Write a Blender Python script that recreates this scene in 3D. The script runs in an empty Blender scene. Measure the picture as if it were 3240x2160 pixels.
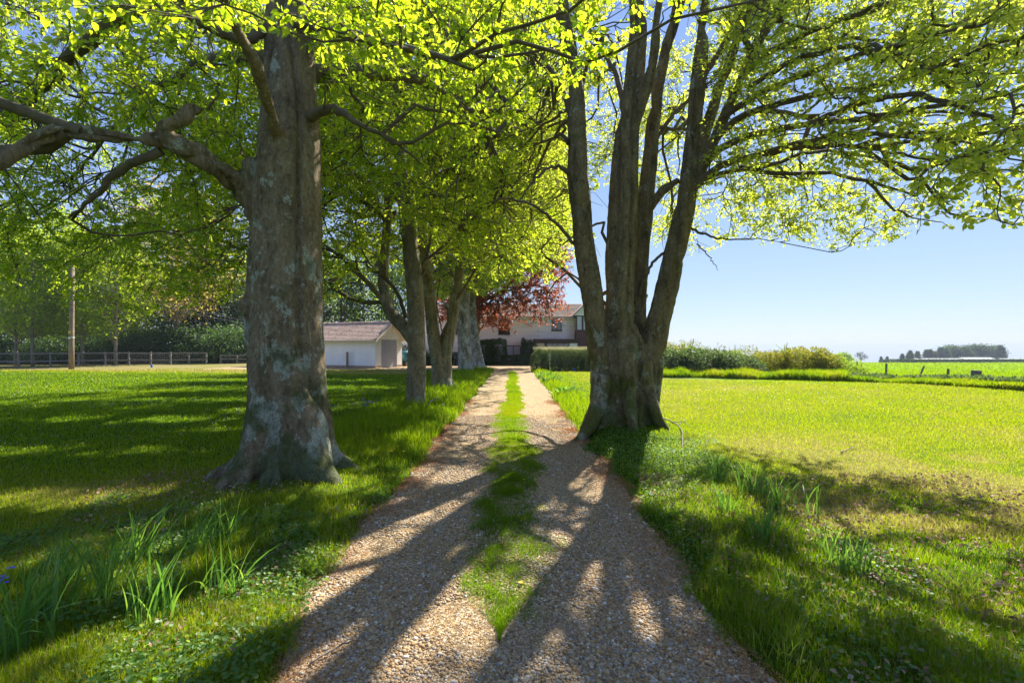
import bpy, math, numpy as np
from mathutils import Vector
C = bpy.context
scn = C.scene
col = scn.collection
F = 1440.0; HY = 1100.0; CH = 1.65          # focal (px of a 3240 wide frame), horizon row, eye height
SUN_AZ, SUN_EL = math.radians(30), math.radians(45)

# ------------------------------------------------------------------ camera, sky, sun, exposure
cam_d = bpy.data.cameras.new('camera'); cam = bpy.data.objects.new('camera', cam_d); col.objects.link(cam)
cam.location = (0, 0, CH); cam.rotation_euler = (math.radians(90), 0, 0)
cam_d.sensor_width = 36; cam_d.lens = 36*F/3240; cam_d.shift_y = (HY-1080)/3240
cam_d.clip_start = 0.05; cam_d.clip_end = 30000
scn.camera = cam
w = bpy.data.worlds.new('World'); scn.world = w; w.use_nodes = True
wn = w.node_tree.nodes; wl = w.node_tree.links
bg = wn['Background']; sky = wn.new('ShaderNodeTexSky'); sky.sky_type = 'NISHITA'
sky.sun_disc = False; sky.sun_elevation = SUN_EL; sky.sun_rotation = SUN_AZ
sky.air_density = 1.0; sky.dust_density = 0.0; sky.ozone_density = 1.5; sky.altitude = 100
sep = wn.new('ShaderNodeSeparateColor'); cmb = wn.new('ShaderNodeCombineColor'); wl.new(sky.outputs[0], sep.inputs[0])
for k_, (p_, g_) in enumerate(((.55, .71), (.50, .88), (.25, 1.92))):      # the photo's compressed highlights, channel by channel
    mp_ = wn.new('ShaderNodeMath'); mp_.operation = 'POWER'; mp_.inputs[1].default_value = p_; wl.new(sep.outputs[k_], mp_.inputs[0])
    mg_ = wn.new('ShaderNodeMath'); mg_.operation = 'MULTIPLY'; mg_.inputs[1].default_value = g_; wl.new(mp_.outputs[0], mg_.inputs[0]); wl.new(mg_.outputs[0], cmb.inputs[k_])
wl.new(cmb.outputs[0], bg.inputs[0]); bg.inputs[1].default_value = 0.10
sl = bpy.data.lights.new('sun', 'SUN'); sl.energy = 4.3; sl.angle = math.radians(0.53); sl.color = (1.0, 0.94, 0.84)
so = bpy.data.objects.new('sun', sl); col.objects.link(so)
sdir = Vector((math.sin(SUN_AZ)*math.cos(SUN_EL), math.cos(SUN_AZ)*math.cos(SUN_EL), math.sin(SUN_EL)))
so.rotation_euler = sdir.to_track_quat('Z', 'Y').to_euler(); so.location = (10, 20, 30)
scn.view_settings.view_transform = 'Standard'; scn.view_settings.look = 'None'
scn.view_settings.exposure = 1.75; scn.view_settings.gamma = 1.0
scn.render.engine = 'CYCLES'
cy = scn.cycles
cy.max_bounces = 8; cy.diffuse_bounces = 6; cy.glossy_bounces = 2; cy.transmission_bounces = 6
cy.transparent_max_bounces = 4; cy.volume_bounces = 0
cy.use_denoising = True; cy.sample_clamp_indirect = 10
try: cy.denoiser = 'OPENIMAGEDENOISE'; cy.denoising_prefilter = 'ACCURATE'
except Exception: pass
cy.use_adaptive_sampling = True; cy.adaptive_threshold = 0.015

# ------------------------------------------------------------------ helpers
def at(px, py, Y):
    return np.array([(px-1620)/F*Y, Y, CH-(py-HY)/F*Y])
def norm(v):
    return v/np.maximum(np.linalg.norm(v, axis=-1, keepdims=True), 1e-9)
def _hash(ix, iy, iz, seed):
    h = (ix.astype(np.int64)*374761393 + iy.astype(np.int64)*668265263 + iz.astype(np.int64)*2147483647 + seed*1274126177) & 0xffffffff
    h = ((h ^ (h >> 13))*1274126177) & 0xffffffff
    h = ((h ^ (h >> 16))*2246822519) & 0xffffffff
    return ((h ^ (h >> 15)) & 0xffff)/65535.0
def noise3(p, seed=0):
    p = np.asarray(p, dtype=np.float64); i = np.floor(p); f = p-i; f = f*f*(3-2*f); i = i.astype(np.int64)
    r = 0
    for dx in (0, 1):
        for dy in (0, 1):
            for dz in (0, 1):
                wgt = (f[..., 0] if dx else 1-f[..., 0])*(f[..., 1] if dy else 1-f[..., 1])*(f[..., 2] if dz else 1-f[..., 2])
                r = r + wgt*_hash(i[..., 0]+dx, i[..., 1]+dy, i[..., 2]+dz, seed)
    return r
def noise2(x, y, sc=1.0, seed=0, octv=2):
    r = 0; a = 1; t = 0
    for o in range(octv):
        r = r + a*noise3(np.stack([x*sc*2**o, y*sc*2**o, np.zeros_like(x)+o*7.3], -1), seed+o); t += a; a *= .5
    return r/t
def tag(o, label=None, cat=None, group=None, kind=None):
    if label: o['label'] = label
    if cat: o['category'] = cat
    if group: o['group'] = group
    if kind: o['kind'] = kind
    return o
def empty(name, loc=(0, 0, 0), label=None, cat=None, group=None, rz=0):
    o = bpy.data.objects.new(name, None); col.objects.link(o); o.location = loc; o.rotation_euler = (0, 0, rz)
    o.empty_display_size = .2
    return tag(o, label, cat, group)
def link(name, me, mat=None, parent=None, world=True):
    o = bpy.data.objects.new(name, me); col.objects.link(o)
    if mat is not None and len(me.materials) == 0: me.materials.append(mat)
    if parent is not None:
        o.parent = parent
    return o
def mesh_np(name, V, faces_by_n, smooth=False, attrs=None):
    """V (n,3); faces_by_n: list of (m,k) int arrays"""
    me = bpy.data.meshes.new(name)
    V = np.ascontiguousarray(V, dtype=np.float32)
    me.vertices.add(len(V)); me.vertices.foreach_set('co', V.ravel())
    fl = [np.asarray(f, dtype=np.int32) for f in faces_by_n if len(f)]
    loops = np.concatenate([f.ravel() for f in fl]); counts = np.concatenate([np.full(len(f), f.shape[1], np.int32) for f in fl])
    starts = np.concatenate([[0], np.cumsum(counts)[:-1]]).astype(np.int32)
    me.loops.add(len(loops)); me.loops.foreach_set('vertex_index', loops)
    me.polygons.add(len(counts)); me.polygons.foreach_set('loop_start', starts)
    try: me.polygons.foreach_set('loop_total', counts)
    except Exception: pass
    me.update(calc_edges=True)
    me.polygons.foreach_set('use_smooth', np.full(len(counts), bool(smooth)))
    if attrs:
        for k, v in attrs.items():
            a = me.attributes.new(k, 'FLOAT', 'POINT'); a.data.foreach_set('value', np.asarray(v, dtype=np.float32))
    return me

class MB:
    """collects boxes, prisms, tubes and quads, builds ONE mesh object"""
    def __init__(s): s.V = []; s.F = []; s.n = 0
    def add(s, V, F):
        V = np.asarray(V, float); s.V.append(V)
        for f in F: s.F.append(tuple(int(i)+s.n for i in f))
        s.n += len(V); return s
    def box(s, x0, y0, z0, x1, y1, z1):
        V = [(x0, y0, z0), (x1, y0, z0), (x1, y1, z0), (x0, y1, z0), (x0, y0, z1), (x1, y0, z1), (x1, y1, z1), (x0, y1, z1)]
        return s.add(V, [(3, 2, 1, 0), (4, 5, 6, 7), (0, 1, 5, 4), (1, 2, 6, 5), (2, 3, 7, 6), (3, 0, 4, 7)])
    def prism(s, poly, axis, a, b):
        """poly: 2D points in the other two axes, extruded along axis from a to b"""
        n = len(poly); V = []
        for t in (a, b):
            for p in poly:
                v = list(p); v.insert(axis, t); V.append(v)
        F = [tuple(range(n))[::-1], tuple(range(n, 2*n))]+[(i, (i+1) % n, n+(i+1) % n, n+i) for i in range(n)]
        return s.add(V, F)
    def tube(s, pts, rad, sides=8, closed=True):
        P = np.asarray(pts, float); n = len(P); R = np.broadcast_to(np.asarray(rad, float), (n,))
        T = norm(np.gradient(P, axis=0)); ref = np.array([0, 0, 1.0]) if abs(T[:, 2]).max() < .8 else np.array([.3, 1.0, 0.1])
        a = norm(np.cross(T, ref)); b = np.cross(T, a)
        th = np.arange(sides)/sides*2*np.pi
        V = P[:, None]+R[:, None, None]*(np.cos(th)[None, :, None]*a[:, None]+np.sin(th)[None, :, None]*b[:, None])
        F = []
        for i in range(n-1):
            for j in range(sides):
                k = (j+1) % sides; F.append((i*sides+j, i*sides+k, (i+1)*sides+k, (i+1)*sides+j))
        if closed: F += [tuple(range(sides))[::-1], tuple((n-1)*sides+j for j in range(sides))]
        return s.add(V.reshape(-1, 3), F)
    def build(s, name, mat, parent=None, smooth=False):
        me = bpy.data.meshes.new(name); me.from_pydata(np.concatenate(s.V).tolist(), [], s.F); me.update()
        if smooth: me.polygons.foreach_set('use_smooth', [True]*len(me.polygons))
        return link(name, me, mat, parent)

# ------------------------------------------------------------------ materials
def newmat(name):
    m = bpy.data.materials.new(name); m.use_nodes = True; nt = m.node_tree
    return m, nt, nt.nodes, nt.links, nt.nodes['Principled BSDF'], nt.nodes['Material Output']
def ramp(N, stops, interp='LINEAR'):
    r = N.new('ShaderNodeValToRGB'); cr = r.color_ramp; cr.interpolation = interp
    while len(cr.elements) < len(stops): cr.elements.new(.5)
    for e, (p, c) in zip(cr.elements, stops): e.position = p; e.color = (*c, 1)
    return r
def tex(N, L, kind, scale, coord='Object', detail=3, stretch=None, rough=.6, **kw):
    tc = N.new('ShaderNodeTexCoord'); mp = N.new('ShaderNodeMapping')
    L.new(tc.outputs[coord], mp.inputs[0])
    if stretch: mp.inputs['Scale'].default_value = stretch
    t = N.new('ShaderNodeTex'+kind); t.inputs['Scale'].default_value = scale
    if 'Detail' in t.inputs and kind == 'Noise': t.inputs['Detail'].default_value = detail; t.inputs['Roughness'].default_value = rough
    L.new(mp.outputs[0], t.inputs['Vector'])
    return t
def mixc(N, L, fac, a, b, mode='MIX'):
    m = N.new('ShaderNodeMix'); m.data_type = 'RGBA'; m.blend_type = mode; m.clamp_factor = True
    for v, i in ((fac, 0), (a, 6), (b, 7)):
        if isinstance(v, (int, float)): m.inputs[i].default_value = v
        elif isinstance(v, tuple): m.inputs[i].default_value = (*v, 1)
        else: L.new(v, m.inputs[i])
    return m.outputs[2]
def bump(N, L, B, h, strength=.5, dist=.01):
    b = N.new('ShaderNodeBump'); b.inputs['Strength'].default_value = strength; b.inputs['Distance'].default_value = dist
    L.new(h, b.inputs['Height']); L.new(b.outputs[0], B.inputs['Normal']); return b
def plain(name, c, rough=.7, var=.15, scale=3, metal=0, bumps=0, spec=.3):
    m, nt, N, L, B, O = newmat(name)
    t = tex(N, L, 'Noise', scale, detail=5)
    r = ramp(N, [(.3, tuple(x*(1-var) for x in c)), (.7, tuple(min(1, x*(1+var)) for x in c))]); L.new(t.outputs[0], r.inputs[0])
    L.new(r.outputs[0], B.inputs['Base Color']); B.inputs['Roughness'].default_value = rough; B.inputs['Metallic'].default_value = metal
    B.inputs['Specular IOR Level'].default_value = spec
    if bumps:
        t2 = tex(N, L, 'Noise', scale*12, detail=4); bump(N, L, B, t2.outputs[0], .5, bumps)
    return m
def leafmat(name, refl, trans, w=.5, gloss=.045, attr=None, var=.35, vscale=.5):
    """refl / trans: lists of colours drawn per leaf"""
    m, nt, N, L, B, O = newmat(name); N.remove(B)
    g = N.new('ShaderNodeNewGeometry'); src = g.outputs['Random Per Island']
    if attr:
        a = N.new('ShaderNodeAttribute'); a.attribute_name = attr; src = a.outputs['Fac']
    k = len(refl)
    ra = ramp(N, [(i/max(1, k-1), c) for i, c in enumerate(refl)]); rb = ramp(N, [(i/max(1, len(trans)-1), c) for i, c in enumerate(trans)])
    L.new(src, ra.inputs[0]); L.new(src, rb.inputs[0])
    D = N.new('ShaderNodeBsdfDiffuse'); T = N.new('ShaderNodeBsdfTranslucent'); G = N.new('ShaderNodeBsdfGlossy')
    G.inputs['Roughness'].default_value = .5; G.inputs['Color'].default_value = (1, 1, 1, 1)
    L.new(ra.outputs[0], D.inputs[0]); L.new(rb.outputs[0], T.inputs[0])
    m1 = N.new('ShaderNodeMixShader'); m1.inputs[0].default_value = w*1.12; L.new(D.outputs[0], m1.inputs[1]); L.new(T.outputs[0], m1.inputs[2])
    fr = N.new('ShaderNodeFresnel'); fr.inputs[0].default_value = 1.4
    mm = N.new('ShaderNodeMath'); mm.operation = 'MULTIPLY'; mm.inputs[1].default_value = gloss*5; mm.use_clamp = True; L.new(fr.outputs[0], mm.inputs[0])
    mm2 = N.new('ShaderNodeMath'); mm2.operation = 'MINIMUM'; mm2.inputs[1].default_value = gloss; L.new(mm.outputs[0], mm2.inputs[0])
    m2 = N.new('ShaderNodeMixShader'); L.new(mm2.outputs[0], m2.inputs[0]); L.new(m1.outputs[0], m2.inputs[1]); L.new(G.outputs[0], m2.inputs[2])
    L.new(m2.outputs[0], O.inputs[0])
    return m
def barkmat(name, base, dark, lichen, lic=.56, moss=None, sc=1.0, lic2=None):
    m, nt, N, L, B, O = newmat(name)
    n1 = tex(N, L, 'Noise', 5*sc, detail=8, stretch=(1, 1, .35), rough=.68)
    r1 = ramp(N, [(.32, dark), (.62, base)]); L.new(n1.outputs[0], r1.inputs[0])
    n2 = tex(N, L, 'Noise', 2.3*sc, detail=9, stretch=(1, 1, .7), rough=.72)
    tcz = N.new('ShaderNodeTexCoord'); spz = N.new('ShaderNodeSeparateXYZ'); L.new(tcz.outputs['Object'], spz.inputs[0]); mz = N.new('ShaderNodeMapRange')
    mz.inputs[1].default_value = .3; mz.inputs[2].default_value = 3.2; mz.inputs[3].default_value = .035; mz.inputs[4].default_value = -.03; L.new(spz.outputs[2], mz.inputs[0])
    az = N.new('ShaderNodeMath'); L.new(n2.outputs[0], az.inputs[0]); L.new(mz.outputs[0], az.inputs[1])
    r2 = ramp(N, [(lic-.008, (0, 0, 0)), (lic+.012, (1, 1, 1))]); L.new(az.outputs[0], r2.inputs[0])
    n3 = tex(N, L, 'Noise', 38*sc, detail=4, rough=.7)
    r3 = ramp(N, [(.38, tuple(x*.55 for x in lichen)), (.62, lichen)]); L.new(n3.outputs[0], r3.inputs[0])
    c = mixc(N, L, r2.outputs[0], r1.outputs[0], r3.outputs[0])
    n4 = tex(N, L, 'Noise', 14*sc, detail=6, rough=.7)
    r4 = ramp(N, [(.55, (0, 0, 0)), (.68, (.8, .8, .8))]); L.new(n4.outputs[0], r4.inputs[0])
    c = mixc(N, L, r4.outputs[0], c, tuple(x*.8 for x in (lic2 or lichen)))
    n5 = tex(N, L, 'Noise', 9*sc, detail=5, rough=.75, stretch=(1, 1, .6))
    r5 = ramp(N, [(.3, (1, 1, 1)), (.42, (0, 0, 0))]); L.new(n5.outputs[0], r5.inputs[0])
    c = mixc(N, L, r5.outputs[0], c, tuple(x*.5 for x in dark))
    if moss:
        n6 = tex(N, L, 'Noise', 1.6*sc, detail=6, rough=.6)
        tc = N.new('ShaderNodeTexCoord'); sp = N.new('ShaderNodeSeparateXYZ'); L.new(tc.outputs['Object'], sp.inputs[0])
        mr = N.new('ShaderNodeMapRange'); mr.inputs[1].default_value = 0.0; mr.inputs[2].default_value = 2.2; mr.inputs[3].default_value = .22; mr.inputs[4].default_value = -.02
        L.new(sp.outputs[2], mr.inputs[0]); ad = N.new('ShaderNodeMath'); L.new(n6.outputs[0], ad.inputs[0]); L.new(mr.outputs[0], ad.inputs[1])
        r6 = ramp(N, [(.58, (0, 0, 0)), (.7, (.85, .85, .85))]); L.new(ad.outputs[0], r6.inputs[0])
        c = mixc(N, L, r6.outputs[0], c, moss)
    n7 = tex(N, L, 'Noise', 22*sc, detail=8, rough=.8, stretch=(1, 1, .45)); r7 = ramp(N, [(.34, (.45, .43, .40)), (.5, (.95, .95, .95)), (.7, (1, 1, 1))]); L.new(n7.outputs[0], r7.inputs[0])
    c = mixc(N, L, 1.0, c, r7.outputs[0], 'MULTIPLY')
    L.new(c, B.inputs['Base Color']); B.inputs['Roughness'].default_value = .9; B.inputs['Specular IOR Level'].default_value = .15
    h = N.new('ShaderNodeMath'); h.operation = 'ADD'; L.new(n1.outputs[0], h.inputs[0])
    h2 = N.new('ShaderNodeMath'); h2.operation = 'MULTIPLY'; h2.inputs[1].default_value = .8; L.new(n7.outputs[0], h2.inputs[0]); L.new(h2.outputs[0], h.inputs[1])
    bump(N, L, B, h.outputs[0], 1.0, .06/sc)
    return m

M = {}
M['bark_grey'] = barkmat('bark_grey', (.34, .26, .155), (.13, .095, .055), (.52, .54, .42), .55, (.08, .10, .03), 1.35)
M['bark_olive'] = barkmat('bark_olive', (.27, .21, .10), (.085, .065, .03), (.42, .43, .31), .57, (.10, .11, .02), 1.3)
M['bark_row'] = barkmat('bark_row', (.31, .26, .165), (.13, .105, .06), (.40, .42, .34), .56)
M['bark_pale'] = barkmat('bark_pale', (.33, .30, .225), (.13, .115, .08), (.55, .56, .5), .52)
M['bark_dark'] = plain('bark_dark', (.12, .095, .055), .9, .35, 8, bumps=.01)
M['bark_wood'] = plain('bark_wood', (.20, .17, .12), .9, .4, 4, bumps=.01)
M['leaf_left'] = leafmat('leaf_left', [(.075, .155, .007), (.12, .21, .009), (.17, .26, .013)], [(.40, .62, .012), (.60, .74, .02), (.78, .84, .04)], .60)
M['leaf_right'] = leafmat('leaf_right', [(.07, .13, .015), (.10, .17, .02), (.14, .20, .03)], [(.52, .66, .03), (.72, .80, .06), (.86, .86, .12)], .60)
M['leaf_row'] = leafmat('leaf_row', [(.10, .185, .008), (.15, .24, .010), (.21, .28, .015)], [(.42, .60, .015), (.64, .76, .03), (.82, .86, .07)], .60)
M['leaf_copper'] = leafmat('leaf_copper', [(.06, .016, .014), (.10, .025, .018), (.14, .04, .025)], [(.36, .05, .015), (.56, .12, .02), (.62, .20, .04)], .5, .08)
M['leaf_bronze'] = leafmat('leaf_bronze', [(.14, .13, .02), (.2, .16, .03), (.24, .17, .04)], [(.5, .45, .05), (.65, .5, .08), (.7, .5, .12)], .5)
M['leaf_wood'] = leafmat('leaf_wood', [(.07, .13, .015), (.11, .18, .02), (.18, .25, .04)], [(.32, .52, .02), (.48, .62, .03), (.62, .70, .06)], .6, .02)
M['leaf_dark'] = leafmat('leaf_dark', [(.018, .04, .014), (.03, .065, .02), (.05, .09, .03)], [(.04, .11, .01), (.08, .18, .02), (.12, .22, .03)], .3, .04)
M['leaf_hedge'] = leafmat('leaf_hedge', [(.022, .055, .018), (.035, .085, .022), (.06, .11, .035)], [(.06, .16, .02), (.12, .24, .03), (.2, .3, .05)], .35, .04)
M['leaf_lonicera'] = leafmat('leaf_lonicera', [(.02, .055, .022), (.035, .08, .03), (.06, .11, .045)], [(.12, .22, .04), (.2, .3, .06), (.4, .42, .15)], .35)
M['leaf_laurel'] = leafmat('leaf_laurel', [(.014, .038, .014), (.03, .062, .02), (.06, .10, .04)], [(.12, .22, .04), (.18, .3, .06), (.3, .36, .1)], .3, .06)
M['leaf_yellow'] = leafmat('leaf_yellow', [(.08, .12, .010), (.14, .17, .012), (.20, .18, .018)], [(.28, .36, .02), (.44, .46, .03), (.52, .38, .06)], .36, .03)
M['leaf_weed'] = leafmat('leaf_weed', [(.06, .12, .012), (.1, .17, .015), (.15, .22, .03)], [(.24, .42, .02), (.38, .54, .03), (.5, .6, .06)], .45)
M['leaf_cover'] = leafmat('leaf_cover', [(.05, .12, .02), (.08, .17, .03), (.12, .2, .05)], [(.2, .42, .03), (.32, .55, .05), (.44, .56, .10)], .42, .03)
M['shoots'] = leafmat('shoots', [(.2, .22, .13), (.32, .32, .2)], [(.3, .3, .15), (.4, .38, .2)], .4, .05)
M['blade_daffodil'] = leafmat('blade_daffodil', [(.035, .10, .025), (.05, .135, .03), (.08, .17, .035)], [(.14, .34, .03), (.22, .46, .04), (.34, .54, .05)], .42, .06)
M['grass_blade'] = leafmat('grass_blade', [(.07, .12, .008), (.115, .18, .006), (.14, .185, .003), (.27, .24, .055), (.34, .25, .11)],
                           [(.22, .42, .006), (.38, .54, .006), (.50, .56, .004), (.58, .48, .15), (.58, .44, .22)], .42, .012, attr='tint')

# ------------------------------------------------------------------ terrain
def edgeL(y): return -1.22+.12*np.clip((3.2-y)/1.0, 0, 1)-.06*np.clip(y/8, 0, 1)+.05*np.sin(y*1.3)+.035*np.sin(y*3.7+1)+(noise2(y, y*0, 2.2, 5)-.5)*.14
def edgeR(y): return 1.15+.22*np.clip(y/20, 0, 1)+.05*np.sin(y*1.1+2)+.035*np.sin(y*4.1)+(noise2(y, y*0, 2.0, 9)-.5)*.16+.04*np.clip((3.0-y)/1.2, 0, 1)
def sst(a, b, x): t = np.clip((x-a)/(b-a), 0, 1); return t*t*(3-2*t)
def gz(x, y):
    x = np.asarray(x, float); y = np.asarray(y, float)
    dL = edgeL(y)-x; dR = x-edgeR(y)
    far = 1-sst(31, 34, y)
    ver = np.where(dL > 0, sst(0, .22, dL)*.085+sst(.1, 1.5, dL)*.05*sst(3, 9, y), 0)+np.where(dR > 0, sst(0, .3, dR)*.07, 0)
    z = ver*far+(noise2(x, y, .35, 3)-.5)*.06*sst(.2, 2, np.maximum(dL, dR))
    r2 = (x-2.1)**2+(y-8.7)**2; z = z+.22*np.exp(-r2/1.2)*sst(0, .5, dR)
    r1 = (x+2.75)**2+(y-5.6)**2; z = z+.10*np.exp(-r1/.9)*sst(0, .4, dL)
    # land falls away gently to the right-hand field, then into a valley with hills behind
    d = np.hypot(x, y)
    fall = sst(6, 16, x)*np.maximum(0, y-24+.25*np.minimum(x, 40))*.0285
    fall = np.minimum(fall, 8.2)
    z = z-fall-sst(300, 2500, d)*125
    hill = sst(3800, 5600, y)*(60+7*np.sin(x/900+.6)+4*np.sin(x/330)+2*np.sin(x/140+2)+8*sst(5200, 7000, y)*np.sin(x/1500+2))
    return z+hill
def graded(a0, a1, step, g, amax):
    out = [0.0]; s = step
    while out[-1] < amax: out.append(out[-1]+s); s *= g
    return np.array(out)
gxp = graded(0, 0, .09, 1.022, 7500); xs = np.concatenate([-gxp[::-1][:-1], gxp])
gyp = graded(0, 0, .09, 1.020, 9000); gyn = graded(0, 0, .5, 1.25, 120); ys = np.concatenate([-gyn[::-1][:-1], gyp])
XX, YY = np.meshgrid(xs, ys); ZZ = gz(XX, YY)
nx, ny = len(xs), len(ys)
I = np.arange(nx*ny).reshape(ny, nx)
Fq = np.stack([I[:-1, :-1], I[:-1, 1:], I[1:, 1:], I[1:, :-1]], -1).reshape(-1, 4)
def dryness(x, y):
    """0 lush .. 1 straw, in ground coordinates"""
    d = .38*(noise2(x, y, .55, 21, 3)-.35)+.16*(noise2(x*.35+y*.1, y*1.5, .6, 22, 2)-.5)+.10*(noise2(x, y, 3.1, 26, 2)-.5)
    d = d+np.where(x > 1.2, .36*sst(1.6, 4.5, x)*sst(3.5, 8, y), 0)                 # yellower tint across the open lawn on the right
    d = d+.20*np.exp(-((x-3.6)/1.4)**2-((y-7.0)/1.3)**2)+.12*np.exp(-((x-4.6)/1.3)**2-((y-5.4)/1.0)**2)   # worn earth near the right tree
    d = d+.34*np.exp(-((x+4.2)/1.8)**2-((y-4.9)/.9)**2)                              # mossy strip by the left tree
    d = d+.62*sst(1.8, 3.0, x)*(1-sst(5.5, 7.5, y))*sst(.35, .7, noise2(x, y, 1.7, 23, 3))+.22*(1-sst(4.5, 7, y))*np.where(x < -1, 1, 0)*noise2(x, y, 1.6, 24, 2)
    d = np.minimum(d, .60)
    d = d+np.where(x < -6, .62*sst(24.5, 29, y+.12*(x+15)), 0)                       # mown straw before the rail fence
    return np.clip(d, 0, 1)
dr = dryness(XX, YY)
field = (sst(6, 16, XX)*sst(0, 1, YY-23.5+.22*XX)).ravel()
me = mesh_np('ground', np.stack([XX, YY, ZZ], -1).reshape(-1, 3), [Fq], True, {'dry': dr.ravel(), 'field': field})
m, nt, N, L, B, O = newmat('ground_soil')
a1 = N.new('ShaderNodeAttribute'); a1.attribute_name = 'dry'; a2 = N.new('ShaderNodeAttribute'); a2.attribute_name = 'field'
n1 = tex(N, L, 'Noise', 3.0, detail=8); n2 = tex(N, L, 'Noise', 60, detail=4); n3 = tex(N, L, 'Noise', .02, detail=6)
ad = N.new('ShaderNodeMath'); ad.operation = 'MULTIPLY_ADD'; ad.inputs[1].default_value = .35; L.new(n2.outputs[0], ad.inputs[0]); L.new(a1.outputs['Fac'], ad.inputs[2])
r = ramp(N, [(.1, (.022, .05, .006)), (.4, (.06, .115, .008)), (.62, (.13, .16, .015)), (.9, (.20, .17, .07)), (1, (.24, .19, .10))]); L.new(ad.outputs[0], r.inputs[0])
rf = ramp(N, [(.35, (.07, .20, .02)), (.55, (.10, .25, .03)), (.72, (.16, .28, .06))]); L.new(n1.outputs[0], rf.inputs[0])
c = mixc(N, L, a2.outputs['Fac'], r.outputs[0], rf.outputs[0])
rfar = ramp(N, [(.40, (.03, .06, .02)), (.5, (.08, .14, .03)), (.62, (.20, .2, .08))]); L.new(n3.outputs[0], rfar.inputs[0])
tc = N.new('ShaderNodeTexCoord'); sp = N.new('ShaderNodeSeparateXYZ'); L.new(tc.outputs['Object'], sp.inputs[0])
mr = N.new('ShaderNodeMapRange'); mr.inputs[1].default_value = 320; mr.inputs[2].default_value = 420; L.new(sp.outputs[1], mr.inputs[0])
c = mixc(N, L, mr.outputs[0], c, rfar.outputs[0])
L.new(c, B.inputs['Base Color']); B.inputs['Roughness'].default_value = 1; B.inputs['Specular IOR Level'].default_value = 0.05
bump(N, L, B, n2.outputs[0], .6, .02)
tag(link('ground', me, m), kind='structure')

# drive ------------------------------------------------------------
def strip_half(y): return (.30+.05*np.sin(y*2.1)+.05*np.sin(y*5.3+1))*sst(2.5, 3.1, y)*(1-.3*sst(9, 16, y))*(1-sst(30, 31.5, y))
def strip_mid(y): return -.02-.05*np.sin(y*.7)+.06*sst(9, 15, y)
ysd = np.concatenate([np.arange(-1.0, 12, .05), np.arange(12, 33.2, .12)])
us = np.linspace(0, 1, 41)
DX = edgeL(ysd)[:, None]*(1-us)+edgeR(ysd)[:, None]*us; DY = np.repeat(ysd[:, None], 41, 1)
flare = sst(30.5, 33.2, DY); DX = DX-flare*(1-us)*7.5
def drive_z(x, y):
    e = np.minimum(x-edgeL(y), edgeR(y)-x)
    t = np.exp(-((np.abs(x-.0)-.72)/.28)**2)*-.018+(noise2(x, y, 3, 31)-.5)*.02
    return .034+t*sst(0, .3, e)+.02*np.exp(-((x-strip_mid(y))/.3)**2)*sst(2.4, 3.4, y)
DZ = drive_z(DX, DY)
I = np.arange(DX.size).reshape(DX.shape)
Fq = np.stack([I[:-1, :-1], I[:-1, 1:], I[1:, 1:], I[1:, :-1]], -1).reshape(-1, 4)
me = mesh_np('drive', np.stack([DX, DY, DZ], -1).reshape(-1, 3), [Fq], True)
m, nt, N, L, B, O = newmat('gravel')
v = tex(N, L, 'Voronoi', 62, detail=0); v.inputs['Randomness'].default_value = 1
sepc = N.new('ShaderNodeSeparateColor'); L.new(v.outputs['Color'], sepc.inputs[0])
rc = ramp(N, [(0, (.18, .11, .05)), (.25, (.33, .21, .09)), (.5, (.44, .31, .155)), (.75, (.53, .41, .24)), (.93, (.42, .37, .29)), (1, (.72, .63, .46))]); L.new(sepc.outputs[0], rc.inputs[0])
rd = ramp(N, [(.3, (1, 1, 1)), (.75, (.35, .33, .3))]); L.new(v.outputs['Distance'], rd.inputs[0])
c = mixc(N, L, .8, rc.outputs[0], rd.outputs[0], 'MULTIPLY')
dn = tex(N, L, 'Noise', 1.1, detail=6)
tc = N.new('ShaderNodeTexCoord'); sp = N.new('ShaderNodeSeparateXYZ'); L.new(tc.outputs['Object'], sp.inputs[0])
mr = N.new('ShaderNodeMapRange'); mr.inputs[1].default_value = 2.1; mr.inputs[2].default_value = 3.4; mr.inputs[3].default_value = .08; mr.inputs[4].default_value = -.06; L.new(sp.outputs[1], mr.inputs[0])
ad = N.new('ShaderNodeMath'); L.new(dn.outputs[0], ad.inputs[0]); L.new(mr.outputs[0], ad.inputs[1])
rm = ramp(N, [(.50, (0, 0, 0)), (.74, (1, 1, 1))]); L.new(ad.outputs[0], rm.inputs[0])
fn = tex(N, L, 'Noise', 90, detail=6, rough=.8); rdirt = ramp(N, [(.3, (.13, .10, .07)), (.7, (.30, .24, .17))]); L.new(fn.outputs[0], rdirt.inputs[0])
c = mixc(N, L, rm.outputs[0], c, rdirt.outputs[0])
L.new(c, B.inputs['Base Color']); B.inputs['Roughness'].default_value = .95; B.inputs['Specular IOR Level'].default_value = .15
bump(N, L, B, v.outputs['Distance'], -1.0, .012)
M['gravel'] = m
tag(link('drive', me, m), kind='structure')
# gravel apron in front of the house
b = MB(); b.add([(-24, 33.6, .03), (-7, 33.2, .03), (1.6, 33.15, .03), (3.2, 43.7, .03), (-24, 43.7, .03)], [(0, 1, 2, 3, 4)])
tag(b.build('gravel_forecourt', M['gravel']), kind='structure')

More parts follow.
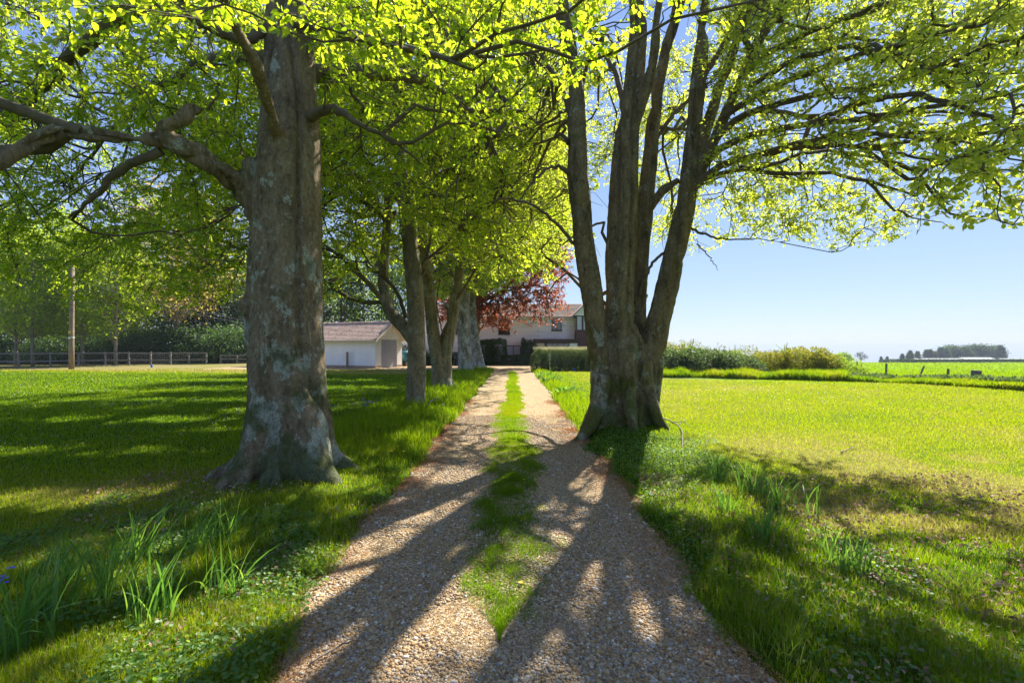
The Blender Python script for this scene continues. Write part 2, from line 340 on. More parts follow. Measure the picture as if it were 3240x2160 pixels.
# ------------------------------------------------------------------ trees: skeletons grown limb > bough > branch > twig
def polyline_resample(P, n):
    P = np.asarray(P, float); d = np.concatenate([[0], np.cumsum(np.linalg.norm(np.diff(P, axis=0), axis=1))])
    t = np.linspace(0, d[-1], n); Q = np.stack([np.interp(t, d, P[:, i]) for i in range(P.shape[1])], 1)
    for _ in range(2): Q[1:-1] = .25*Q[:-2]+.5*Q[1:-1]+.25*Q[2:]
    return Q
def tubes(P, R, sides):
    """P (B,n,3), R (B,n) -> V, quads"""
    B_, n, _ = P.shape
    T = norm(np.gradient(P, axis=1)); D = norm(P[:, -1]-P[:, 0])
    ref = np.where(np.abs(D[:, 2:3]) < .85, np.array([[0, 0, 1.]]), np.array([[1., .2, 0]]))[:, None]
    a = norm(np.cross(T, np.broadcast_to(ref, T.shape))); b = np.cross(T, a)
    th = np.arange(sides)/sides*2*np.pi
    V = P[:, :, None]+R[:, :, None, None]*(np.cos(th)[:, None]*a[:, :, None]+np.sin(th)[:, None]*b[:, :, None])
    base = (np.arange(B_)*n*sides)[:, None, None]; i = (np.arange(n-1)*sides)[None, :, None]; j = np.arange(sides)[None, None]; k = (j+1) % sides
    q = np.stack([base+i+j, base+i+k, base+i+sides+k, base+i+sides+j], -1).reshape(-1, 4)
    return V.reshape(-1, 3), q
def grow(rng, targets, nodes, tang, nrad, root, rtip, rk, npts=7, wig=.06, droop=.25, kout=.8, hmix=.6):
    """connect each target to the nearest suitable parent node with a curved branch"""
    J = np.empty(len(targets), int); dr_n = np.linalg.norm(nodes-root, axis=1)
    for s in range(0, len(targets), 400):
        t = targets[s:s+400]; v = t[:, None]-nodes[None]; d = np.linalg.norm(v, axis=2)
        dt = np.linalg.norm(t-root, axis=1)[:, None]
        cosn = (v*tang[None]).sum(2)/np.maximum(d, 1e-6)
        cost = d*(1.25-.45*cosn)+kout*np.maximum(0, dr_n[None]-dt+.1)
        J[s:s+400] = cost.argmin(1)
    p0 = nodes[J]; t0 = tang[J]; Lb = np.linalg.norm(targets-p0, axis=1, keepdims=True)
    out = targets-root; out[:, 2] *= .25; e = norm(hmix*norm(out)+(1-hmix)*norm(targets-p0)+rng.normal(0, .25, out.shape)); e[:, 2] -= droop; e = norm(e)
    p1 = p0+norm(t0+.9*norm(targets-p0))*Lb*.33; p2 = targets-e*Lb*.38
    s = np.linspace(0, 1, npts)[None, :, None]
    P = (1-s)**3*p0[:, None]+3*(1-s)**2*s*p1[:, None]+3*(1-s)*s**2*p2[:, None]+s**3*targets[:, None]
    wn_ = rng.normal(0, 1, P.shape)*Lb[:, None]*wig*1.7; wn_[:, 1:-1] = .25*wn_[:, :-2]+.5*wn_[:, 1:-1]+.25*wn_[:, 2:]; wn_[:, 1:-1] = .25*wn_[:, :-2]+.5*wn_[:, 1:-1]+.25*wn_[:, 2:]; wn_[:, 0] = 0; wn_[:, -1] = 0; P = P+wn_
    r0 = np.minimum(nrad[J]*.8, rtip+rk*Lb[:, 0]); R = r0[:, None]*(1-s[..., 0])**.8+rtip*.6
    return P, R
def leaves(rng, P, per, L0, L1, spread, mode='folded', droop=.45, upn=.55, t0=.15):
    """leaves placed alternately along twigs P (B,n,3)"""
    B_, n, _ = P.shape; k = per
    t = (t0+(1-t0)*(np.arange(k)[None]+rng.uniform(-.3, .3, (B_, k)))/k).clip(0, .999)*(n-1)
    i = t.astype(int); f = (t-i)[..., None]; bi = np.arange(B_)[:, None]
    pos = P[bi, i]*(1-f)+P[bi, np.minimum(i+1, n-1)]*f; tg = norm(P[bi, np.minimum(i+1, n-1)]-P[bi, i])
    side = norm(np.cross(tg, np.array([0, 0, 1.]))+1e-5); sg = np.where(np.arange(k) % 2 == 0, 1, -1)[None, :, None]
    d = tg*.7+side*sg*rng.uniform(.5, 1.1, (B_, k, 1))+rng.normal(0, .3, pos.shape); d[..., 2] -= droop*rng.uniform(.2, 1.6, (B_, k)); d = norm(d)
    up = rng.normal(0, .55, pos.shape); up[..., 2] += upn; wv = norm(np.cross(up, d)); nrm = np.cross(d, wv)
    pos = pos+rng.normal(0, spread, pos.shape)+d*.01
    Ls = rng.uniform(L0, L1, (B_, k, 1)); W = Ls*rng.uniform(.52, .68, (B_, k, 1))*.5
    pos, d, wv, nrm, Ls, W = [z.reshape(-1, z.shape[-1]) for z in (pos, d, wv, nrm, Ls, W)]
    m_ = len(pos)
    if mode == 'folded':
        fold = W*.35; cu = -Ls*.10
        V = np.stack([pos, pos+d*Ls*.30+wv*W*.92+nrm*fold, pos+d*Ls*.68+wv*W*.78+nrm*fold*.6+nrm*cu*.4, pos+d*Ls+nrm*cu,
                      pos+d*Ls*.68-wv*W*.78+nrm*fold*.6+nrm*cu*.4, pos+d*Ls*.30-wv*W*.92+nrm*fold], 1).reshape(-1, 3)
        b_ = (np.arange(m_)*6)[:, None]; q = np.concatenate([b_+np.array([[0, 1, 2, 3]]), b_+np.array([[0, 3, 4, 5]])])
        # keep islands one per leaf: both halves share base and tip vertices
    else:
        V = np.stack([pos, pos+d*Ls*.45+wv*W*1.1+nrm*W*.2, pos+d*Ls, pos+d*Ls*.45-wv*W*1.1+nrm*W*.2], 1).reshape(-1, 3)
        b_ = (np.arange(m_)*4)[:, None]; q = b_+np.array([[0, 1, 2, 3]])
    return V, q
def remesh_trunk(name, polys, mat, voxel, smooth_it, parent, origin, disp=(.02, .005), seed=1):
    """polys: list of (points, radii) closed tubes fused into one skin"""
    b = MB()
    for P, R in polys: b.tube(P, R, 18)
    me = bpy.data.meshes.new('tmp'); V = np.concatenate(b.V)-np.asarray(origin); me.from_pydata(V.tolist(), [], b.F); me.update()
    o = bpy.data.objects.new('tmp', me); col.objects.link(o)
    mo = o.modifiers.new('r', 'REMESH'); mo.mode = 'VOXEL'; mo.voxel_size = voxel
    ms = o.modifiers.new('s', 'SMOOTH'); ms.factor = .5; ms.iterations = smooth_it
    dg = C.evaluated_depsgraph_get(); dg.update(); me2 = bpy.data.meshes.new_from_object(o.evaluated_get(dg)); me2.name = name
    bpy.data.objects.remove(o); bpy.data.meshes.remove(me)
    n = len(me2.vertices); co = np.empty(n*3, np.float32); no = np.empty(n*3, np.float32)
    me2.vertices.foreach_get('co', co); me2.vertex_normals.foreach_get('vector', no); co = co.reshape(-1, 3).astype(float); no = no.reshape(-1, 3)
    h = (noise3(co*np.array([4.5, 4.5, .9]), seed)-.5)*2*disp[0]+(noise3(co*np.array([11, 11, 2.6]), seed+3)-.5)*disp[0]*.9+(noise3(co*np.array([30, 30, 12]), seed+5)-.5)*2*disp[1]
    g = np.abs(noise3(co*np.array([2.4, 2.4, .35]), seed+8)-.5); h = h-disp[0]*2.2*np.exp(-(g/.035)**2)
    co += no*h[:, None]; me2.vertices.foreach_set('co', co.astype(np.float32).ravel()); me2.update()
    me2.polygons.foreach_set('use_smooth', [True]*len(me2.polygons)); me2.materials.clear(); me2.materials.append(mat)
    return link(name, me2, None, parent)
def sample_env(rng, n, lo, hi, pred):
    out = []; tot = 0; lo = np.array(lo, float); hi = np.array(hi, float)
    for _ in range(400):
        p = rng.uniform(lo, hi, (max(n*3, 600), 3)); p = p[pred(p)]; out.append(p); tot += len(p)
        if tot >= n: break
    return np.concatenate(out)[:n]
def pix(p): return 1620+p[:, 0]/p[:, 1]*F, HY-(p[:, 2]-CH)/p[:, 1]*F
def make_tree(root_loc, seed, label, cat_name, trunk_polys, limbs, env, nlev, leafkw, barkm, leafm, branchm, name='beech_tree',
              voxel=.03, smooth_it=5, disp=(.02, .005), rk=(.012, .010, .007), rtip=(.010, .005, .0022), droop=.25, sig=.5, group=None, centre=None, wig=.06):
    """limbs: list of (points, radii) thin hand-placed limbs that join the twig mesh; trunk_polys are fused"""
    rng = np.random.default_rng(seed); O_ = np.asarray(root_loc, float)
    t = empty(name, tuple(O_), label, 'tree', group)
    remesh_trunk('trunk', trunk_polys, barkm, voxel, smooth_it, t, O_, disp, seed)
    nodes, tang, nrad = [], [], []
    bv, bq, off = [], [], 0
    def push(P, R, sides):
        nonlocal off
        V, q = tubes(P, R, sides); bv.append(V); bq.append(q+off); off += len(V)
    for P, R in list(trunk_polys)+list(limbs):
        P = np.asarray(P, float); R = np.broadcast_to(np.asarray(R, float), (len(P),))
        Q = polyline_resample(np.concatenate([P, R[:, None]], 1), 24); T = norm(np.gradient(Q[:, :3], axis=0))
        k = Q[:, 2] > (O_[2]+1.8 if len(trunk_polys) else -9); nodes.append(Q[k, :3]); tang.append(T[k]); nrad.append(Q[k, 3])
    for P, R in limbs:
        Q = polyline_resample(np.concatenate([np.asarray(P, float), np.broadcast_to(np.asarray(R, float), (len(P),))[:, None]], 1), 22)
        Q[1:-1, :3] += rng.normal(0, .012, (20, 3)); push(Q[None, :, :3], Q[None, :, 3], 9)
    root = np.array(centre if centre is not None else (O_+np.array([0, 0, 4.0])))
    lo, hi, pred = env
    nodes = np.concatenate(nodes); tang = np.concatenate(tang); nrad = np.concatenate(nrad)
    allP = None
    for lev, n in enumerate(nlev):
        last = lev == len(nlev)-1
        if not last: tg = sample_env(rng, n, lo, hi, pred)
        else:
            base = prevP[rng.integers(0, len(prevP), n*2)]; u = rng.integers(max(1, prevP.shape[1]//3), prevP.shape[1], n*2)
            tg = base[np.arange(n*2), u]+rng.normal(0, sig, (n*2, 3))*np.array([1, 1, .6]); tg = tg[pred(tg)][:n]
        P, R = grow(rng, tg, nodes, tang, nrad, root, rtip[lev], rk[lev], npts=(12, 8, 5)[lev], droop=droop, wig=wig, kout=(.8, .8, .5)[lev])
        ln = np.linalg.norm(P[:, -1]-P[:, 0], axis=1)
        if last: k = ln < sig*3.2; P, R = P[k], R[k]
        push(P, R, (7, 5, 3)[lev])
        prevP = P; npn = P.shape[1]
        T = norm(np.gradient(P, axis=1)); s = slice(2 if lev < 2 else 1, None)
        nodes = np.concatenate([nodes, P[:, s].reshape(-1, 3)]); tang = np.concatenate([tang, T[:, s].reshape(-1, 3)]); nrad = np.concatenate([nrad, R[:, s].ravel()])
    V = np.concatenate(bv)-O_; link('branches', mesh_np('branches', V, [np.concatenate(bq)], True), branchm, t)
    V, q = leaves(rng, prevP, **leafkw)
    o = link('crown', mesh_np('crown', V-O_, [q], False), leafm, t)
    return t

GAPS = [(-1.9, 2.55, .6, .45), (-1.4, 2.9, .35, .5), (-2.6, 3.2, .55, .35), (-4.2, 4.6, 1.5, .28), (-5.6, 4.3, 1.0, .25), (-.95, 3.2, .4, .35), (-.1, 2.75, .45, .3), (.55, 3.6, .32, .5), (1.03, 5.3, .25, .35),
        (.55, 6.3, .4, .3), (-.9, 5.9, .5, .35), (-.8, 4.5, .35, .25), (.2, 8.5, .9, .5), (-.8, 10.5, .8, .6), (.6, 12.5, .9, 1.4), (-1.9, 5.0, .4, .3), (-1.7, 7.5, .4, .4), (-7, 6.6, 2.5, .3), (-9, 17, 4, .8), (-6, 11, 1.5, .35), (-12, 21, 5, 1.0), (-14, 15.5, 3, .5), (-8, 9.5, 2.2, .4), (-10, 13, 3.0, .4), (-4.8, 8.3, 1.2, .25),
        (-3.6, 3.2, .22, .5), (-2.9, 4.5, .18, .4), (-4.3, 2.1, .22, .5), (-3.3, 3.8, .15, .3), (1.9, 4.6, .5, .5), (3.2, 3.6, .8, .5), (2.2, 2.9, .5, .4), (3.0, 2.4, .6, .3), (.85, 2.7, .2, .2)]
CT = math.cos(SUN_EL)/math.sin(SUN_EL)
def gapped(p):
    """True where the canopy lets a shaft of sun through (openings that follow the sun's direction)"""
    sx = p[:, 0]-p[:, 2]*CT*math.sin(SUN_AZ); sy = p[:, 1]-p[:, 2]*CT*math.cos(SUN_AZ); g_ = np.zeros(len(p), bool)
    for a_, c_, ra, rb_ in GAPS: g_ |= ((sx-a_)/(ra*1.15))**2+((sy-c_)/(rb_*1.15))**2 < 1
    return g_
def pl(pts, r): return (np.array([at(*p) for p in pts]), np.array(r)/1.0)

# roots: little tubes that fuse with the trunk
def roots(cx, cy, n, r0, reach, seed, z0=.75, rr=.16):
    rng = np.random.default_rng(seed); out = []
    for i in range(n):
        a = 2*np.pi*(i+rng.uniform(-.25, .25))/n; d = np.array([math.cos(a), math.sin(a)]); L_ = reach*rng.uniform(.75, 1.2)
        zg = float(gz(np.array([cx+d[0]*L_]), np.array([cy+d[1]*L_]))[0])
        P = [(cx+d[0]*r0*.25, cy+d[1]*r0*.25, z0*rng.uniform(1.1, 1.7)), (cx+d[0]*r0*.85, cy+d[1]*r0*.85, .36), (cx+d[0]*(r0+.35*(L_-r0)), cy+d[1]*(r0+.35*(L_-r0)), .12), (cx+d[0]*L_, cy+d[1]*L_, zg-.10)]
        out.append((polyline_resample(P, 10), rr*rng.uniform(.8, 1.25)*np.array([.45, .7, .9, 1, 1, .92, .8, .65, .5, .3])))
    return out

# ---- left beech by the drive
LX, LY = -2.76, 5.6
trunkL = [(np.array([(LX+.06, LY, -.15), (LX+.05, LY, .5), (LX, LY, 1.2), (LX-.03, LY, 2.0), (LX-.03, LY, 3.0), (LX+.02, LY, 4.2), (LX+.0, LY, 5.4), (LX-.02, LY, 6.6), (LX-.1, LY+.2, 9), (LX, LY+.5, 12)]),
           np.array([.62, .50, .45, .43, .405, .36, .27, .22, .16, .1]))]
trunkL += roots(LX+.05, LY-.02, 9, .42, .92, 4, 1.05, .23)
trunkL += [pl([(800, 640, 5.6), (740, 575, 5.35), (690, 530, 5.15), (600, 478, 4.95), (525, 443, 4.85), (415, 440, 4.75), (300, 425, 4.65), (205, 412, 4.6), (130, 430, 4.5), (60, 480, 4.4), (0, 515, 4.3), (-160, 540, 4.1)],
               [.17, .14, .125, .11, .10, .085, .075, .07, .07, .065, .055, .03])]
trunkL += [pl([(885, 430, 5.35), (868, 400, 5.15), (836, 286, 4.75), (811, 204, 4.5), (755, 102, 4.2), (709, 0, 3.9), (660, -120, 3.7)], [.09, .075, .058, .055, .048, .042, .03])]
trunkL += [pl([(525, 443, 4.85), (510, 405, 4.8), (560, 385, 4.8), (625, 360, 4.85), (655, 348, 4.9)], [.06, .055, .055, .045, .03]), pl([(575, 378, 4.8), (590, 345, 4.82), (620, 328, 4.85), (650, 345, 4.88)], [.045, .04, .036, .03])]
trunkL += [(np.array([(LX, LY, 3.0), (LX-.28, LY-.12, 3.3), (LX-.36, LY-.2, 3.9)]), np.array([.3, .2, .1]))]
trunkL += [(np.array([(LX-.2, LY-.1, 1.9), (LX-.34, LY-.16, 2.15), (LX-.26, LY-.1, 2.4)]), np.array([.1, .16, .1]))]
limbL = [pl([(510, 478, 4.85), (459, 505, 4.8), (408, 512, 4.8), (367, 551, 4.85), (326, 592, 4.9), (270, 653, 5.0), (219, 690, 5.1)], [.05, .045, .042, .04, .03, .02, .01]),
         pl([(975, 372, 5.5), (1019, 350, 5.3), (1075, 347, 5.2), (1116, 388, 5.15), (1233, 436, 5.1), (1330, 520, 5.2)], [.07, .055, .05, .03, .022, .01]),
         pl([(900, 60, 5.6), (1004, 82, 5.0), (1126, 122, 4.5), (1208, 138, 4.2), (1274, 148, 4.0), (1420, 190, 3.7)], [.07, .06, .05, .04, .035, .02]),
         pl([(800, -60, 5.6), (620, -20, 5.3), (500, 5, 5.2), (434, 22, 5.2), (230, 168, 5.4), (168, 255, 5.6), (102, 326, 5.9), (40, 360, 6.4)], [.1, .09, .08, .075, .07, .055, .04, .02]),
         pl([(870, 80, 5.6), (770, 130, 5.3), (640, 80, 5.0), (560, 20, 4.9), (500, -60, 4.8)], [.07, .055, .045, .035, .02]),
         (np.array([(LX, LY, 5.2), (LX-2, LY+1.5, 6.2), (LX-4.5, LY+3.2, 6.4), (LX-7.5, LY+5, 5.6)]), np.array([.09, .07, .05, .02])),
         (np.array([(LX, LY, 4.6), (LX-1.0, LY+2.2, 5.6), (LX-2.2, LY+4.6, 5.8), (LX-3.5, LY+7, 5.0)]), np.array([.13, .1, .07, .03])),
         (np.array([(LX, LY, 5.0), (LX+1.2, LY+1.6, 6.0), (LX+2.2, LY+3.2, 6.0), (LX+2.6, LY+4.4, 5.4)]), np.array([.12, .09, .06, .03])),
         (np.array([(LX, LY, 6.0), (LX+1.2, LY-.6, 6.4), (LX+2.8, LY-1.4, 6.2), (LX+4.0, LY-2.0, 5.2)]), np.array([.12, .09, .06, .03])),
         (np.array([(LX, LY, 6.2), (LX-1.4, LY-1.0, 6.2), (LX-2.4, LY-1.8, 5.4), (LX-3.0, LY-2.6, 4.4)]), np.array([.12, .09, .06, .03]))]
def envL(p):
    x, y, z = p.T; ok = (y > 1.7) & (np.hypot(x, y) > 1.9) & ~gapped(p)
    px, py = pix(np.where(ok[:, None], p, np.array([[0, 5., 0]])))
    jit = 70*(noise3(p*.9, 77)-.5)
    lim = np.interp(px, [-900, 0, 300, 560, 740, 960, 1000, 1250, 1500, 1750, 1900, 2050], [930, 970, 990, 1010, 1040, 900, 640, 740, 830, 400, 250, 60])
    near = np.interp(px, [-900, 0, 250, 500, 750, 1000, 1300, 1500, 1800, 1950, 2050], [260, 190, 120, 110, 60, 190, 260, 300, 330, 330, 90])
    f = np.clip((y-4.2)/3.6, 0, 1)**.8
    limy = near*(1-f)+lim*f+jit
    ok &= py < limy
    # behind the trunk only, nothing that hides the bole
    ok &= ~((y < 5.9) & (px > 735) & (px < 1010) & (py > 130))
    ell = np.abs((x-LX+1.6)/10.5)**4+np.abs((y-LY-1.6)/8.8)**4+np.abs((z-6.0)/5.6)**3.5
    ok &= (ell < 1) & (py > -170) & ((py > 330) | (noise3(p*1.7, 80) < .56) | (y < 5.5)) & ((noise3(p*.8, 83) > .45) | (y < 4.5) | (px > 950))
    # the right tree keeps its own side
    ok &= (x < 2.0) & ~((px > 1700) & (y > 5.0))
    return ok
make_tree((LX, LY, 0), 11, 'massive lichen-covered beech left of the drive with one thick trunk and a low limb', 'beech', trunkL, limbL,
          ((-15, 1.7, 1.8), (2.5, 16, 11.5), envL), (95, 1400, 19500), dict(per=12, L0=.038, L1=.076, spread=.012, droop=.5), M['bark_grey'], M['leaf_left'], M['bark_dark'],
          voxel=.022, smooth_it=7, disp=(.030, .007), sig=.42, centre=(LX, LY, 5.0), rk=(.007, .007, .005), rtip=(.008, .004, .002))

# ---- right-hand tree: four stems from one fluted base
RX, RY = 2.12, 8.8
def q(px, py, Y): return (px*1.3776, py*1.3776, Y)
def pq(pts, r): return pl([q(*p) for p in pts], r)
trunkR = [pq([(1432, 1010, 8.9), (1428, 930, 8.85), (1418, 850, 8.8), (1418, 700, 8.8), (1427, 560, 8.8), (1434, 430, 8.8), (1442, 300, 8.8), (1456, 180, 8.7), (1466, 60, 8.6), (1462, -60, 8.5), (1455, -220, 8.4)], [.40, .36, .30, .285, .28, .27, .23, .19, .17, .15, .1]),
          pq([(1400, 1010, 8.75), (1392, 930, 8.7), (1380, 830, 8.65), (1362, 700, 8.6), (1347, 600, 8.6), (1335, 500, 8.6), (1326, 400, 8.6), (1324, 300, 8.6), (1320, 200, 8.6), (1305, 100, 8.6), (1288, 0, 8.6), (1270, -150, 8.6)], [.30, .25, .215, .195, .205, .205, .195, .18, .165, .15, .13, .08]),
          pq([(1468, 1010, 8.9), (1478, 930, 8.85), (1488, 850, 8.85), (1510, 740, 8.8), (1536, 640, 8.8), (1556, 560, 8.8), (1572, 480, 8.75), (1586, 400, 8.7), (1594, 310, 8.7), (1602, 200, 8.6), (1612, 100, 8.5), (1618, 0, 8.4), (1640, -150, 8.3)], [.36, .30, .27, .225, .205, .195, .19, .175, .145, .135, .12, .105, .07]),
          pq([(1450, 1000, 9.3), (1458, 860, 9.3), (1462, 700, 9.25), (1472, 560, 9.25), (1482, 460, 9.3), (1493, 380, 9.3), (1500, 300, 9.3), (1512, 200, 9.2), (1533, 100, 9.1), (1562, 0, 9.0), (1600, -120, 8.9)], [.33, .27, .21, .19, .165, .15, .13, .12, .105, .09, .06]),
          pq([(1582, 440, 8.7), (1612, 385, 8.6), (1650, 300, 8.5), (1685, 220, 8.4), (1722, 130, 8.2), (1770, 50, 8.0), (1830, -30, 7.8)], [.14, .12, .105, .095, .085, .075, .06]),
          pq([(1590, 400, 8.7), (1625, 290, 8.8), (1655, 200, 8.8), (1690, 100, 8.8), (1735, 0, 8.8), (1790, -110, 8.8)], [.12, .105, .095, .085, .075, .05]),
          pq([(1442, 330, 8.8), (1470, 240, 8.6), (1500, 150, 8.4), (1510, 60, 8.2), (1525, -60, 8.0)], [.13, .105, .09, .075, .06]),
          pq([(1482, 490, 9.25), (1520, 440, 9.1), (1560, 412, 8.9)], [.09, .075, .06])]
trunkR += [(np.array([(2.08, 8.85, -.1), (2.1, 8.83, .6), (2.13, 8.82, 1.2), (2.16, 8.82, 1.75), (2.2, 8.82, 2.1)]), np.array([.66, .56, .50, .40, .2]))]
trunkR += roots(2.05, 8.78, 11, .52, .92, 8, .95, .17)
trunkR += [(polyline_resample(np.array([(1.7, 8.5, 1.1), (1.55, 8.3, .5), (1.3, 8.05, .1), (1.05, 7.9, -.08)]), 8), np.linspace(.2, .06, 8)),
           (polyline_resample(np.array([(2.1, 8.4, 1.6), (2.1, 8.25, .8), (2.12, 8.0, .2), (2.2, 7.8, -.05)]), 8), np.linspace(.14, .08, 8)),
           (polyline_resample(np.array([(2.45, 8.5, 1.4), (2.55, 8.4, .7), (2.7, 8.3, .2), (2.9, 8.1, -.08)]), 8), np.linspace(.16, .07, 8))]
limbR = [pq([(1585, 440, 8.7), (1640, 378, 8.4), (1740, 358, 7.9), (1830, 328, 7.4), (1950, 305, 6.9), (2100, 312, 6.4), (2230, 330, 6.0)], [.075, .065, .055, .048, .04, .028, .012]),
         pq([(1610, 390, 8.6), (1660, 325, 8.3), (1740, 308, 7.9), (1850, 285, 7.4), (2000, 270, 6.8), (2150, 245, 6.3), (2300, 220, 6.0)], [.075, .065, .06, .05, .042, .03, .014]),
         pq([(1640, 320, 8.5), (1700, 262, 8.2), (1800, 236, 7.7), (1900, 212, 7.2), (2050, 190, 6.7), (2200, 135, 6.2), (2340, 90, 5.9)], [.07, .06, .052, .045, .038, .028, .012]),
         pq([(1660, 270, 8.5), (1740, 215, 8.2), (1850, 170, 7.8), (1960, 130, 7.4), (2100, 95, 6.9), (2300, 40, 6.3)], [.065, .055, .048, .04, .03, .012]),
         pq([(1700, 180, 8.3), (1770, 115, 8.0), (1860, 75, 7.6), (1980, 30, 7.1), (2120, -30, 6.6)], [.06, .05, .045, .035, .02]),
         pq([(1650, 305, 8.5), (1720, 250, 8.7), (1830, 265, 8.9), (1960, 280, 9.1), (2080, 260, 9.4), (2200, 270, 9.6)], [.055, .045, .04, .034, .026, .012]),
         pq([(1600, 420, 8.7), (1680, 390, 8.7), (1760, 385, 8.6), (1860, 345, 8.5), (1960, 350, 8.3), (2050, 380, 8.0)], [.05, .042, .036, .03, .022, .01]),
         pq([(1600, 200, 8.6), (1650, 120, 8.9), (1720, 30, 9.2), (1800, -60, 9.5)], [.07, .06, .05, .03]),
         pq([(1725, 130, 8.2), (1705, 70, 8.0), (1730, -10, 7.7)], [.05, .045, .03]),
         pq([(1500, 330, 9.3), (1540, 270, 9.5), (1590, 220, 9.8), (1650, 170, 10.2)], [.05, .042, .035, .015]),
         pq([(1505, 290, 9.3), (1560, 300, 9.6), (1640, 290, 10), (1740, 300, 10.4)], [.04, .034, .028, .012]),
         pq([(1588, 525, 8.8), (1640, 545, 8.8), (1690, 552, 8.7), (1740, 548, 8.6), (1790, 556, 8.5)], [.028, .02, .014, .01, .004]),
         pq([(1600, 560, 8.8), (1630, 590, 8.7), (1650, 620, 8.6)], [.014, .01, .004]),
         pq([(1468, 680, 9.0), (1478, 640, 8.9), (1500, 600, 8.8), (1530, 575, 8.75)], [.035, .03, .028, .028]),
         pq([(1320, 560, 8.6), (1280, 515, 8.4), (1225, 470, 8.2), (1160, 452, 8.0), (1110, 470, 7.9)], [.035, .03, .026, .018, .008]),
         pq([(1306, 398, 8.6), (1285, 380, 8.5), (1250, 388, 8.4), (1215, 430, 8.3), (1190, 465, 8.2)], [.05, .035, .028, .02, .01]),
         pq([(1325, 300, 8.6), (1290, 200, 9.2), (1240, 120, 10), (1180, 60, 11)], [.07, .055, .04, .015]),
         pq([(1440, 300, 8.8), (1420, 180, 9.4), (1370, 90, 10.2), (1320, 20, 11)], [.07, .055, .04, .015])]
def remap(P):
    P = P.copy(); px_ = 1620+P[:, 0]/P[:, 1]*F; k = np.interp(px_/1.3776, [1600, 1700, 1850, 2000, 2150, 2300], [8.7, 8.2, 7.0, 5.8, 4.8, 4.1])/P[:, 1]; k = np.minimum(k, 1)
    return np.stack([P[:, 0]*k, P[:, 1]*k, CH+(P[:, 2]-CH)*k], 1), k
for i_ in (0, 1, 2, 3, 4, 6):
    P_, k_ = remap(limbR[i_][0]); limbR[i_] = (P_, limbR[i_][1]*np.clip(k_, .75, 1))
limbR += [pq([(1700, 385, 8.2), (1800, 400, 7.4), (1900, 395, 6.6), (2010, 420, 5.9), (2100, 450, 5.3)], [.04, .034, .028, .02, .01]),
          pq([(1850, 285, 7.0), (1960, 240, 6.1), (2080, 215, 5.3), (2200, 240, 4.7), (2330, 300, 4.2)], [.04, .036, .03, .024, .012]),
          pq([(1760, 355, 7.8), (1880, 330, 7.0), (2000, 340, 6.2), (2120, 365, 5.4)], [.04, .034, .026, .012]),
          pq([(1720, 200, 8.0), (1840, 130, 7.0), (1980, 100, 6.0), (2100, 140, 5.2), (2180, 200, 4.8)], [.045, .038, .03, .022, .01])]
def envR(p):
    x, y, z = p.T; px, py = pix(p)
    jit = 90*(noise3(p*.8, 78)-.5)
    lim = np.interp(px, [1480, 1600, 1740, 1830, 1950, 2080, 2180, 2350, 2500, 2700, 2900, 3100, 3300, 4000], [350, 700, 900, 620, 560, 820, 800, 740, 760, 800, 760, 720, 700, 660])
    ok = (py < lim+jit)
    yc = np.interp(px, [1500, 2000, 2300, 2600, 2900, 3300, 4000], [11.8, 11.4, 9.2, 7.4, 6.0, 4.6, 3.6]); ok &= np.abs(y-yc) < np.interp(px, [1500, 2300, 3300], [3.4, 2.6, 1.7])
    ell = np.abs((x-RX-1.2)/7.8)**2.8+np.abs((y-RY-.6)/6.6)**2.8+np.abs((z-6.2)/5.6)**2.8
    ok &= (ell < 1) & (px > 1560) & (py > -220) & ~gapped(p)
    ok &= ~((px > 1775) & (px < 2200) & (y < 9.4))          # stems stay in view
    ok &= ~((px < 1800) & (y < 9.0))
    dens = np.where(px > 2300, 1.0, .62); ok &= noise3(p*3.1, 79) < dens+.1*0
    return ok
make_tree((RX, RY, 0), 12, 'multi-stemmed tree with four leaning trunks on a fluted base standing right of the drive', 'tree', trunkR, limbR,
          ((-1.0, 2.6, 2.4), (8.4, 15.2, 11.8), envR), (115, 950, 9800), dict(per=9, L0=.045, L1=.075, spread=.012, droop=.45), M['bark_olive'], M['leaf_right'], M['bark_dark'],
          voxel=.024, smooth_it=6, disp=(.028, .007), sig=.42, centre=(RX, RY, 4.5), rk=(.009, .007, .005), rtip=(.008, .0045, .0022), wig=.07, droop=.08, name='multi_stemmed_tree')

# ---- the row along the left side of the drive
def env_row(cx, cy, cz, rx, ry, rz, lims, seed, xmax=3.4):
    def f(p):
        x, y, z = p.T; px, py = pix(p); jit = 60*(noise3(p*.7, seed)-.5)
        ok = (py < np.interp(px, lims[0], lims[1])+jit) & ~gapped(p)
        ok &= (py > -130)
        ok &= (np.abs((x-cx)/rx)**3+np.abs((y-cy)/ry)**3+np.abs((z-cz)/rz)**3 < 1+.35*(noise3(p*.45, seed+1)-.5)) & (x < xmax)
        return ok
    return ((cx-rx*1.1, cy-ry*1.1, cz-rz*1.1), (cx+rx*1.1, cy+ry*1.1, cz+rz*1.1), f)
LF = dict(per=10, L0=.08, L1=.125, spread=.02, droop=.45, mode='flat')
